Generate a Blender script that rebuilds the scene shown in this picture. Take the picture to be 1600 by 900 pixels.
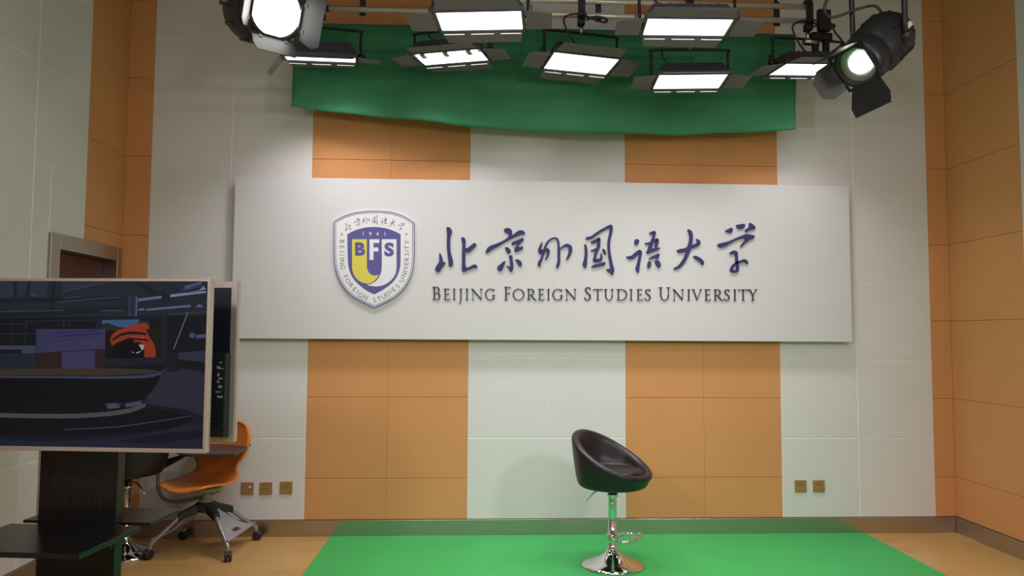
import bpy, math, random
from mathutils import Vector, Matrix
from mathutils.geometry import tessellate_polygon

random.seed(4)
PI = math.pi
for o in list(bpy.data.objects):
    bpy.data.objects.remove(o)
SC = bpy.context.scene
COL = SC.collection

# ------------------------------------------------------------------ camera
FPX = 1168.855
CAM = Vector((1.2704, -5.6855, 1.5004))
YAW, PIT, ROL = 0.0452607, 0.0612157, 0.00602930
_c, _s = math.cos(YAW), math.sin(YAW)
FWD = Vector((_s * math.cos(PIT), _c * math.cos(PIT), math.sin(PIT)))
_R = Vector((_c, -_s, 0)); _U = _R.cross(FWD)
RGT = _R * math.cos(ROL) + _U * math.sin(ROL)
UPV = -_R * math.sin(ROL) + _U * math.cos(ROL)
cam = bpy.data.objects.new('camera', bpy.data.cameras.new('camera'))
COL.objects.link(cam)
cam.data.sensor_width = 36.0
cam.data.lens = FPX / 1600.0 * 36.0
cam.data.clip_start = 0.05
M = Matrix.Identity(4)
for i in range(3):
    M[i][0], M[i][1], M[i][2], M[i][3] = RGT[i], UPV[i], -FWD[i], CAM[i]
cam.matrix_world = M
SC.camera = cam

# ------------------------------------------------------------------ light and exposure
w = bpy.data.worlds.new('world'); SC.world = w
w.use_nodes = True
w.node_tree.nodes['Background'].inputs[0].default_value = (0.05, 0.05, 0.055, 1)
w.node_tree.nodes['Background'].inputs[1].default_value = 0.3
vs = SC.view_settings
vs.view_transform = 'Standard'; vs.look = 'None'; vs.gamma = 1.0
vs.use_curve_mapping = False
vs.exposure = 0.0
PANEL_E = 3.0       # glow of the lamp faces
PANEL_W = 6.1       # light thrown down by each flat lamp
SPOT_E = 9.0       # lens of the fresnel spots


def area(name, loc, size, energy, color, aim):
    l = bpy.data.lights.new(name, 'AREA'); l.shape = 'RECTANGLE'
    l.size, l.size_y = size; l.energy = energy; l.color = color
    o = bpy.data.objects.new(name, l); COL.objects.link(o)
    o.location = loc
    o.rotation_euler = (Vector(aim) - Vector(loc)).to_track_quat('-Z', 'Y').to_euler()
    return o


def spot(name, loc, aim, energy, angle, radius, color):
    l = bpy.data.lights.new(name, 'SPOT'); l.energy = energy; l.spot_size = angle
    l.spot_blend = 1.0; l.shadow_soft_size = radius; l.color = color
    o = bpy.data.objects.new(name, l); COL.objects.link(o)
    o.location = loc
    o.rotation_euler = (Vector(aim) - Vector(loc)).to_track_quat('-Z', 'Y').to_euler()
    return o


area('ceiling_light_middle', (1.8, -4.2, 4.55), (2.4, 0.6), 34, (1.0, 0.95, 0.97), (1.8, -4.0, 0))
area('ceiling_light_rear', (1.8, -7.2, 4.55), (3.6, 0.6), 128, (1.0, 0.95, 0.97), (1.8, -7.2, 0))
spot('key_light_right', (3.9, -4.3, 2.55), (1.6, -0.2, 0.6), 120, 1.75, 0.16, (1.0, 0.95, 0.97))
spot('key_light_left', (-0.55, -4.6, 2.8), (2.6, -0.2, 0.6), 120, 1.75, 0.16, (1.0, 0.95, 0.97))


# ------------------------------------------------------------------ helpers
def px_ray(x, y):
    return FWD + RGT * ((x - 800) / FPX) + UPV * ((450 - y) / FPX)


def at(x, y, Y):
    """point of the plane y=Y seen at photograph pixel x, y"""
    d = px_ray(x, y)
    return CAM + d * ((Y - CAM.y) / d.y)


def srgb(r, g, b):
    f = lambda v: (v / 255 / 12.92) if v <= 10.31 else ((v / 255 + 0.055) / 1.055) ** 2.4
    return (f(r), f(g), f(b), 1)


def mat(name, color, rough=0.5, metal=0.0, emit=None, strength=1.0, noise=None, bump=None, spec=0.5, coat=0.0):
    m = bpy.data.materials.new(name); m.use_nodes = True
    nt = m.node_tree; b = nt.nodes['Principled BSDF']
    if len(color) == 3:
        color = (*color, 1)
    b.inputs['Base Color'].default_value = color
    b.inputs['Roughness'].default_value = rough
    b.inputs['Metallic'].default_value = metal
    b.inputs['Specular IOR Level'].default_value = spec
    b.inputs['Coat Weight'].default_value = coat
    if emit:
        b.inputs['Emission Color'].default_value = (*emit[:3], 1)
        b.inputs['Emission Strength'].default_value = strength
    if noise or bump:
        tc = nt.nodes.new('ShaderNodeTexCoord')
    if noise:                      # (scale, amount)
        n = nt.nodes.new('ShaderNodeTexNoise'); n.inputs['Scale'].default_value = noise[0]
        n.inputs['Detail'].default_value = 4
        nt.links.new(tc.outputs['Object'], n.inputs['Vector'])
        r = nt.nodes.new('ShaderNodeValToRGB')
        a = noise[1]
        r.color_ramp.elements[0].position = 0.3; r.color_ramp.elements[1].position = 0.7
        r.color_ramp.elements[0].color = (*[v * (1 - a) for v in color[:3]], 1)
        r.color_ramp.elements[1].color = (*[min(1, v * (1 + a)) for v in color[:3]], 1)
        nt.links.new(n.outputs['Fac'], r.inputs['Fac'])
        nt.links.new(r.outputs['Color'], b.inputs['Base Color'])
    if bump:                       # (scale, strength)
        n2 = nt.nodes.new('ShaderNodeTexNoise'); n2.inputs['Scale'].default_value = bump[0]
        n2.inputs['Detail'].default_value = 3
        nt.links.new(tc.outputs['Object'], n2.inputs['Vector'])
        bp = nt.nodes.new('ShaderNodeBump'); bp.inputs['Strength'].default_value = bump[1]
        bp.inputs['Distance'].default_value = 0.002
        nt.links.new(n2.outputs['Fac'], bp.inputs['Height'])
        nt.links.new(bp.outputs['Normal'], b.inputs['Normal'])
    return m


class MB:
    """collects geometry; build() links it as ONE mesh object"""
    def __init__(s):
        s.v, s.f, s.mi, s.sm = [], [], [], []
        s.T = Matrix.Identity(4); s.m = 0

    def add(s, vs_, fs, smooth=False):
        n = len(s.v)
        s.v += [tuple(s.T @ Vector(p)) for p in vs_]
        for f in fs:
            s.f.append([n + i for i in f]); s.mi.append(s.m); s.sm.append(smooth)
        return s

    def box(s, x0, x1, y0, y1, z0, z1):
        v = [(x0, y0, z0), (x1, y0, z0), (x1, y1, z0), (x0, y1, z0), (x0, y0, z1), (x1, y0, z1), (x1, y1, z1), (x0, y1, z1)]
        return s.add(v, [(3, 2, 1, 0), (4, 5, 6, 7), (0, 1, 5, 4), (1, 2, 6, 5), (2, 3, 7, 6), (3, 0, 4, 7)])

    def hexa(s, v):      # eight corners ordered like box()
        return s.add(v, [(3, 2, 1, 0), (4, 5, 6, 7), (0, 1, 5, 4), (1, 2, 6, 5), (2, 3, 7, 6), (3, 0, 4, 7)])

    def lathe(s, prof, n=32, origin=(0, 0, 0), axis=(0, 0, 1), smooth=True, cap=True):
        q = Vector((0, 0, 1)).rotation_difference(Vector(axis).normalized()).to_matrix()
        o = Vector(origin); v = []; f = []
        for r, z in prof:
            for k in range(n):
                a = 2 * PI * k / n
                v.append(o + q @ Vector((r * math.cos(a), r * math.sin(a), z)))
        for i in range(len(prof) - 1):
            for k in range(n):
                k2 = (k + 1) % n
                f.append((i * n + k, i * n + k2, (i + 1) * n + k2, (i + 1) * n + k))
        s.add(v, f, smooth)
        if cap:
            s.add(v[:n], [list(range(n))[::-1]]); s.add(v[-n:], [list(range(n))])
        return s

    def cyl(s, a, b, r, r2=None, n=20):
        a, b = Vector(a), Vector(b)
        return s.lathe([(r, 0), (r if r2 is None else r2, (b - a).length)], n, a, b - a)

    def tube(s, pts, r, n=10, sub=6, closed=False):
        P = smooth_path([Vector(p) for p in pts], sub, closed) if sub else [Vector(p) for p in pts]
        v = []; f = []; N = len(P); prev = None
        for i, p in enumerate(P):
            if closed:
                t = (P[(i + 1) % N] - P[i - 1])
            else:
                t = (P[min(i + 1, N - 1)] - P[max(i - 1, 0)])
            t.normalize()
            if prev is None:
                u = t.orthogonal().normalized()
            else:
                u = (prev - t * prev.dot(t)).normalized()
            prev = u; w_ = t.cross(u)
            for k in range(n):
                a = 2 * PI * k / n
                v.append(p + (u * math.cos(a) + w_ * math.sin(a)) * r)
        for i in range(N if closed else N - 1):
            j = (i + 1) % N
            for k in range(n):
                k2 = (k + 1) % n
                f.append((i * n + k, i * n + k2, j * n + k2, j * n + k))
        s.add(v, f, True)
        if not closed:
            s.add(v[:n], [list(range(n))[::-1]]); s.add(v[-n:], [list(range(n))])
        return s

    def plate(s, loops, place, d0, d1):
        """outline (and holes) in 2D, thickened from depth d0 (front) to d1; place(x, y, depth) -> 3D"""
        vl = [[Vector((x, y, 0)) for x, y in lp] for lp in loops]
        tris = tessellate_polygon(vl)
        flat = [p for lp in loops for p in lp]
        s.add([place(x, y, d0) for x, y in flat], [tuple(t) for t in tris])
        s.add([place(x, y, d1) for x, y in flat], [tuple(reversed(t)) for t in tris])
        for lp in loops:
            n = len(lp)
            v = [place(x, y, d0) for x, y in lp] + [place(x, y, d1) for x, y in lp]
            s.add(v, [(i, (i + 1) % n, n + (i + 1) % n, n + i) for i in range(n)])
        return s

    def build(s, name, mats, parent=None, bevel=0.0, segs=2):
        me = bpy.data.meshes.new(name)
        me.from_pydata(s.v, [], s.f)
        for m in (mats if isinstance(mats, (list, tuple)) else [mats]):
            me.materials.append(m)
        me.polygons.foreach_set('material_index', s.mi)
        me.polygons.foreach_set('use_smooth', s.sm)
        me.validate(); me.update()
        import bmesh
        bm = bmesh.new(); bm.from_mesh(me)
        bmesh.ops.remove_doubles(bm, verts=bm.verts, dist=1e-6)
        bmesh.ops.recalc_face_normals(bm, faces=bm.faces)
        bm.to_mesh(me); bm.free()
        o = bpy.data.objects.new(name, me); COL.objects.link(o)
        if parent:
            o.parent = parent
        if bevel:
            b = o.modifiers.new('bevel', 'BEVEL'); b.width = bevel; b.segments = segs
            b.limit_method = 'ANGLE'; b.angle_limit = 0.6
        return o


def smooth_path(P, sub=6, closed=False):
    out = []; N = len(P)
    for i in range(N if closed else N - 1):
        if closed:
            a, b, c, d = P[i - 1], P[i], P[(i + 1) % N], P[(i + 2) % N]
        else:
            a, b, c, d = P[max(i - 1, 0)], P[i], P[i + 1], P[min(i + 2, N - 1)]
        for k in range(sub):
            t = k / sub
            out.append(0.5 * ((2 * b) + (c - a) * t + (2 * a - 5 * b + 4 * c - d) * t * t + (3 * b - a - 3 * c + d) * t ** 3))
    if not closed:
        out.append(P[-1])
    return out


def tag(o, label=None, cat=None, group=None, kind=None):
    if label: o['label'] = label
    if cat: o['category'] = cat
    if group: o['group'] = group
    if kind: o['kind'] = kind
    return o


def thing(name, label, cat, loc=(0, 0, 0), rz=0.0, group=None):
    o = bpy.data.objects.new(name, None); COL.objects.link(o)
    o.empty_display_size = 0.1
    o.location = loc; o.rotation_euler = (0, 0, rz)
    return tag(o, label, cat, group)


def struct(o):
    o['kind'] = 'structure'
    return o


# ------------------------------------------------------------------ materials
WHITE_P = mat('white_acoustic_panel', (0.70, 0.685, 0.67), 0.75, noise=(1.3, 0.02), bump=(260, 0.25), spec=0.25)
ORANGE_P = mat('orange_acoustic_panel', (0.64, 0.30, 0.115), 0.7, noise=(1.6, 0.04), bump=(260, 0.2), spec=0.25)
EDGE_W = mat('white_panel_edge', (0.86, 0.85, 0.83), 0.5)
BACKING = mat('panel_joint', (0.50, 0.44, 0.36), 0.8)
CEIL = mat('ceiling_paint', (0.22, 0.22, 0.22), 0.9)
PLAIN = mat('plain_wall_paint', (0.60, 0.59, 0.56), 0.8)
RAILM = mat('rail_metal', (0.80, 0.76, 0.68), 0.25, 0.45)
STEEL = mat('brushed_steel', (0.50, 0.45, 0.40), 0.32, 1.0, bump=(90, 0.05))
CHROME = mat('chrome', (0.80, 0.80, 0.80), 0.07, 1.0)
GREEN_M = mat('green_mat', (0.045, 0.40, 0.098), 0.55, noise=(2.0, 0.05), bump=(300, 0.15), spec=0.3)
GREEN_C = mat('green_cloth', (0.05, 0.215, 0.105), 0.85, noise=(3.0, 0.06), bump=(400, 0.2), spec=0.15)
BOARD = mat('white_board', (0.63, 0.625, 0.625), 0.45, noise=(0.8, 0.01))
BLUE = mat('dark_blue_acrylic', (0.030, 0.030, 0.125), 0.5, spec=0.3)
INK = mat('dark_violet_acrylic', (0.04, 0.033, 0.08), 0.5, spec=0.3)
EM_BLUE = mat('emblem_blue', (0.075, 0.072, 0.27), 0.45)
EM_WHITE = mat('emblem_white', (0.74, 0.74, 0.75), 0.45)
EM_YELLOW = mat('emblem_yellow', (0.66, 0.58, 0.06), 0.45)
EM_INK = mat('emblem_grey_ink', (0.085, 0.075, 0.15), 0.5)
LEATHER = mat('black_leather', (0.014, 0.011, 0.013), 0.38, bump=(160, 0.25), spec=0.45)
BLACK = mat('black_metal', (0.012, 0.012, 0.014), 0.45, noise=(6, 0.2), spec=0.4)
BLACK_PL = mat('black_plastic', (0.014, 0.014, 0.016), 0.4)
SATIN = mat('black_satin_board', (0.006, 0.006, 0.0065), 0.25, spec=0.4)
HOUSE = mat('lamp_housing_grey', (0.045, 0.045, 0.055), 0.55, noise=(8, 0.1))
FLAP = mat('lamp_flap_grey', (0.165, 0.125, 0.15), 0.6, noise=(8, 0.08))
GLOW = mat('lamp_diffuser', (0.9, 0.9, 0.9), 0.5, emit=(1.0, 0.97, 0.93), strength=PANEL_E)
LENSG = mat('lens_glow', (0.9, 0.9, 0.9), 0.3, emit=(1.0, 0.98, 0.92), strength=SPOT_E)
LENS = mat('lens_glass', (0.25, 0.29, 0.25), 0.08, spec=0.8)
SILVER = mat('silver_bezel', (0.56, 0.50, 0.45), 0.35, 0.65, noise=(20, 0.03))
TVBACK = mat('dark_tv_back', (0.010, 0.014, 0.020), 0.32, spec=0.5, noise=(5, 0.1))
TVBOX = mat('dark_tv_box', (0.013, 0.018, 0.025), 0.3)
ORANGE_C = mat('orange_plastic', (0.80, 0.235, 0.045), 0.38, bump=(220, 0.12))
GREY_T = mat('grey_green_tube', (0.27, 0.28, 0.22), 0.4, noise=(10, 0.05))
GREY_L = mat('grey_metal_leg', (0.33, 0.33, 0.34), 0.35, 0.6)
TRAY = mat('grey_plastic_tray', (0.30, 0.30, 0.32), 0.5, noise=(10, 0.04))
TABLET = mat('dark_brown_laminate', (0.050, 0.040, 0.040), 0.5, noise=(20, 0.1))
SOCK = mat('bronze_socket', (0.36, 0.215, 0.07), 0.4, 0.15, noise=(30, 0.05))
DARK = mat('dark_slot', (0.01, 0.01, 0.01), 0.6)
LED = mat('blue_led', (0.1, 0.1, 0.9), 0.4, emit=(0.25, 0.2, 1.0), strength=1.2)
DOORR = mat('dark_red_door', (0.10, 0.018, 0.014), 0.5, noise=(3, 0.15))
LABELW = mat('white_sticker', (0.6, 0.6, 0.6), 0.5)
GREYPRT = mat('grey_port_print', (0.35, 0.36, 0.38), 0.5)


def wood_floor():
    m = bpy.data.materials.new('wood_floor'); m.use_nodes = True
    nt = m.node_tree; b = nt.nodes['Principled BSDF']
    tc = nt.nodes.new('ShaderNodeTexCoord')
    br = nt.nodes.new('ShaderNodeTexBrick')
    br.inputs['Scale'].default_value = 1.0
    br.inputs['Brick Width'].default_value = 1.2; br.inputs['Row Height'].default_value = 0.13
    br.inputs['Mortar Size'].default_value = 0.0012; br.offset = 0.37
    br.inputs['Color1'].default_value = (0.49, 0.29, 0.085, 1)
    br.inputs['Color2'].default_value = (0.57, 0.35, 0.12, 1)
    br.inputs['Mortar'].default_value = (0.41, 0.24, 0.075, 1)
    nt.links.new(tc.outputs['Object'], br.inputs['Vector'])
    mp = nt.nodes.new('ShaderNodeMapping'); mp.inputs['Scale'].default_value = (2.2, 22, 1)
    nt.links.new(tc.outputs['Object'], mp.inputs['Vector'])
    n = nt.nodes.new('ShaderNodeTexNoise'); n.inputs['Scale'].default_value = 2.0; n.inputs['Detail'].default_value = 5
    nt.links.new(mp.outputs['Vector'], n.inputs['Vector'])
    mx = nt.nodes.new('ShaderNodeMix'); mx.data_type = 'RGBA'; mx.blend_type = 'MULTIPLY'
    mx.inputs['Factor'].default_value = 0.35
    nt.links.new(br.outputs['Color'], mx.inputs[6])
    rp = nt.nodes.new('ShaderNodeValToRGB')
    rp.color_ramp.elements[0].color = (0.62, 0.55, 0.48, 1); rp.color_ramp.elements[1].color = (1, 1, 1, 1)
    nt.links.new(n.outputs['Fac'], rp.inputs['Fac']); nt.links.new(rp.outputs['Color'], mx.inputs[7])
    nt.links.new(mx.outputs[2], b.inputs['Base Color'])
    b.inputs['Roughness'].default_value = 0.34
    return m


WOOD = wood_floor()

# ------------------------------------------------------------------ the room
XL, XR, YF, ZC = -1.39, 4.96, -8.8, 4.62      # left wall, right wall, wall behind the camera, ceiling
struct(MB().box(XL - 0.15, XR + 0.15, YF - 0.15, 0.15, -0.12, 0.0).build('floor', WOOD))
struct(MB().box(XL - 0.15, XR + 0.15, YF - 0.15, 0.15, ZC, ZC + 0.12).build('ceiling', CEIL))
struct(MB().box(XL - 0.15, XR + 0.15, YF - 0.15, YF, 0.0, ZC).build('wall_front', PLAIN))


def cut(r, d):
    """rectangle r minus rectangle d -> rectangles"""
    if d is None:
        return [r]
    a0, a1, b0, b1 = r; c0, c1, e0, e1 = d
    if a1 <= c0 or a0 >= c1 or b1 <= e0 or b0 >= e1:
        return [r]
    out = []
    if a0 < c0: out.append((a0, c0, b0, b1))
    if a1 > c1: out.append((c1, a1, b0, b1))
    m0, m1 = max(a0, c0), min(a1, c1)
    if b0 < e0: out.append((m0, m1, b0, e0))
    if b1 > e1: out.append((m0, m1, e1, b1))
    return out


def panel_wall(name, strips, place, hole=None, backs=()):
    """strips: (u0, u1, 'w' or 'o'); place(u, z, depth) -> point; panels are separate bevelled slabs on one backing"""
    mb = MB(); mb.m = 0
    mb2 = mb
    for u0, u1, v0, v1 in backs:
        P = [place(u, z, d) for d in (0.012, 0.14) for u, z in ((u0, v0), (u1, v0), (u1, v1), (u0, v1))]
        mb.m = 0; mb.hexa([P[0], P[1], P[5], P[4], P[3], P[2], P[6], P[7]])
    for u0, u1, c in strips:
        zs = []
        z = 0.12
        if c == 'o':
            zs.append((0.12, 0.42)); z = 0.42
        while z < ZC - 0.01:
            zs.append((z, min(z + 0.6, ZC - 0.003))); z += 0.6
        for z0, z1 in zs:
            for a0, a1, b0, b1 in cut((u0, u1, z0, z1), hole):
                if a1 - a0 < 0.02 or b1 - b0 < 0.02:
                    continue
                mb.m = 1 if c == 'w' else 2
                g, h, kz = (0.0006, 0.0006, 0.0046) if c == 'w' else (0.0001, 0.0008, 0.0036)
                k = 0.0046 if c == 'w' else 0.0010
                o_ = [(a0 + g, b0 + h), (a1 - g, b0 + h), (a1 - g, b1 - h), (a0 + g, b1 - h)]
                i_ = [(a0 + k, b0 + kz), (a1 - k, b0 + kz), (a1 - k, b1 - kz), (a0 + k, b1 - kz)]
                v = [place(u, z_, 0.0) for u, z_ in i_] + [place(u, z_, 0.003) for u, z_ in o_] + [place(u, z_, 0.0125) for u, z_ in o_]
                mb.add(v, [(0, 1, 2, 3)])
                if c == 'w': mb.m = 3
                mb.add(v, [(i, 4 + i, 4 + (i + 1) % 4, (i + 1) % 4) for i in range(4)]
                       + [(4 + i, 8 + i, 8 + (i + 1) % 4, 4 + (i + 1) % 4) for i in range(4)])
    return struct(mb.build(name, [BACKING, WHITE_P, ORANGE_P, EDGE_W]))


back = [(XL, -1.2, 'o')]
for i, c in enumerate('wwoowwooww'):
    back.append((-1.2 + 0.6 * i, -0.6 + 0.6 * i, c))
back.append((4.8, XR, 'o'))
panel_wall('wall_back', back, lambda u, z, d: (u, d, z), backs=[(XL - 0.15, XR + 0.15, 0.0, ZC)])
sideR = [(-0.215, 0.0, 'o'), (-0.80, -0.215, 'o')]
y = -0.80
for c in 'wwoowwooww':
    sideR.append((y - 0.6, y, c)); y -= 0.6
panel_wall('wall_right', sideR, lambda u, z, d: (XR + d, u, z), backs=[(YF, 0.0, 0.0, ZC)])
DOOR = (-0.952, -0.036, 0.0, 2.112)
sideL = [(-0.536, 0.0, 'o')]
y = -0.536
for c in 'wwoowwooww':
    sideL.append((y - 0.6, y, c)); y -= 0.6
panel_wall('wall_left', sideL, lambda u, z, d: (XL - d, u, z), hole=DOOR,
           backs=[(YF, DOOR[0], 0.0, ZC), (DOOR[1], 0.0, 0.0, ZC), (DOOR[0], DOOR[1], DOOR[3], ZC)])
struct(MB().box(XL + 0.013, XR - 0.013, -0.012, 0.011, 0.0, 0.118).build('baseboard_back', STEEL, bevel=0.002))
struct(MB().box(XR - 0.012, XR + 0.011, YF, -0.0125, 0.0, 0.118).build('baseboard_right', STEEL, bevel=0.002))
struct(MB().box(XL - 0.011, XL + 0.012, YF, DOOR[0], 0.0, 0.118).build('baseboard_left', STEEL, bevel=0.002))

# door in the left wall: steel frame, dark red leaf set back in the opening
d0 = MB()
for a in ((-0.952, -0.848, 0.0, 2.112), (-0.098, -0.036, 0.0, 2.112), (-0.848, -0.098, 2.018, 2.112)):
    d0.box(XL - 0.13, XL + 0.018, a[0], a[1], a[2], a[3])
door = struct(d0.build('door_1', STEEL, bevel=0.003))
MB().box(XL - 0.13, XL - 0.085, -0.846, -0.10, 0.004, 2.016).build('door_leaf', DOORR, door, bevel=0.003)
dm = MB()
for a in ((-0.76, -0.19, 1.10, 1.88), (-0.76, -0.19, 0.20, 0.95)):
    y0, y1, z0, z1 = a
    for b in ((y0, y1, z1 - 0.05, z1), (y0, y1, z0, z0 + 0.05), (y0, y0 + 0.05, z0 + 0.05, z1 - 0.05), (y1 - 0.05, y1, z0 + 0.05, z1 - 0.05)):
        dm.box(XL - 0.088, XL - 0.068, b[0], b[1], b[2], b[3])
dm.build('door_moulding', DOORR, door, bevel=0.006)
MB().cyl((XL - 0.085, -0.78, 1.0), (XL - 0.03, -0.78, 1.0), 0.012).cyl((XL - 0.035, -0.785, 1.0), (XL - 0.035, -0.66, 1.0), 0.009).build('door_handle', STEEL, door)

# green studio mat
tag(MB().box(0.20, 4.225, -4.5, -0.014, 0.0, 0.004).build('green_floor_mat', GREEN_M),
    'bright green chroma mat lying flat on the wooden floor', 'mat')

# ------------------------------------------------------------------ university sign
YS = -0.08                       # front face of the board


def sp(px, py, dpt=0.0):
    """pixel -> (X, Z) on the sign front"""
    p = at(px, py, YS - dpt)
    return (p.x, p.z)


def on_sign(x, z, d):            # d: height above the board front
    return (x, YS - d, z)


sign = thing('university_sign', 'wide white wall sign with university crest and dark blue lettering', 'sign', (1.79, -0.05, 1.455))
SO = Vector(sign.location)


def on_sign_l(x, z, d):
    return tuple(Vector((x, YS - d, z)) - SO)


BX0, BX1, BZ0, BZ1 = -0.545, 4.128, 1.455, 2.658
for a, b in ((BX0, 1.8418), (1.8422, BX1)):
    m_ = MB(); m_.T = Matrix.Translation(-SO)
    m_.box(a, b, YS, YS + 0.03, BZ0, BZ1).build('board_panel', BOARD, sign, bevel=0.0007)
m_ = MB(); m_.T = Matrix.Translation(-SO)
for a in ((BX0 + 0.06, BX1 - 0.06, BZ0 + 0.06, BZ0 + 0.10), (BX0 + 0.06, BX1 - 0.06, BZ1 - 0.10, BZ1 - 0.06),
          (BX0 + 0.06, BX0 + 0.10, BZ0 + 0.10, BZ1 - 0.10), (BX1 - 0.10, BX1 - 0.06, BZ0 + 0.10, BZ1 - 0.10), (1.80, 1.88, BZ0 + 0.10, BZ1 - 0.10)):
    m_.box(a[0], a[1], YS + 0.03, -0.0005, a[2], a[3])
m_.build('mounting_frame', GREY_L, sign)


def V2(l):
    return [Vector((a, b, 0)) for a, b in l]


def ribbon(pts, sub=5):
    """variable-width brush stroke -> outline; pts = (x, y, halfwidth)"""
    P = smooth_path([Vector(p) for p in pts], sub) if sub else [Vector(p) for p in pts]
    L, R = [], []
    N = len(P)
    for i, p in enumerate(P):
        t = P[min(i + 1, N - 1)] - P[max(i - 1, 0)]
        t = Vector((t.x, t.y)); t = t.normalized() if t.length > 1e-9 else Vector((1, 0))
        nrm = Vector((-t.y, t.x)); h = max(p.z, 0.001)
        L.append((p.x + nrm.x * h, p.y + nrm.y * h)); R.append((p.x - nrm.x * h, p.y - nrm.y * h))
        if i == 0: t0 = t
        if i == N - 1: t1 = t
    cap = lambda c, t, s: [(c.x + s * t.x * c.z * math.cos(a) - t.y * c.z * math.sin(a) * s, c.y + s * t.y * c.z * math.cos(a) + t.x * c.z * math.sin(a) * s)
                           for a in (PI / 4, 0, -PI / 4)]
    e = cap(P[-1], t1, 1); b = cap(P[0], t0, -1)
    return L + e + R[::-1] + b


def brush(mb, pts, place, d0, d1, sub=5):
    """brush stroke as a thick ribbon of quads with rounded ends; place(x, y, depth)"""
    o = ribbon(pts, sub)
    n = (len(o) - 6) // 2
    L, e, R, b = o[:n], o[n:n + 3], o[n + 3:2 * n + 3][::-1], o[2 * n + 3:]
    V = [place(x, y, d0) for x, y in L] + [place(x, y, d0) for x, y in R]
    mb.add(V, [(i, i + 1, n + i + 1, n + i) for i in range(n - 1)])
    mb.add([place(*L[-1], d0)] + [place(x, y, d0) for x, y in e] + [place(*R[-1], d0)], [(0, 1, 2, 3, 4)])
    mb.add([place(*R[0], d0)] + [place(x, y, d0) for x, y in b] + [place(*L[0], d0)], [(0, 1, 2, 3, 4)])
    N = len(o)
    mb.add([place(x, y, d0) for x, y in o] + [place(x, y, d1) for x, y in o], [(i, (i + 1) % N, N + (i + 1) % N, N + i) for i in range(N)])


def outline(l, sub=4):
    return [(p.x, p.y) for p in smooth_path(V2(l), sub, True)]


def disc(c, r, n=18):
    return [(c[0] + r * math.cos(2 * PI * k / n), c[1] + r * math.sin(2 * PI * k / n)) for k in range(n)]


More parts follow.
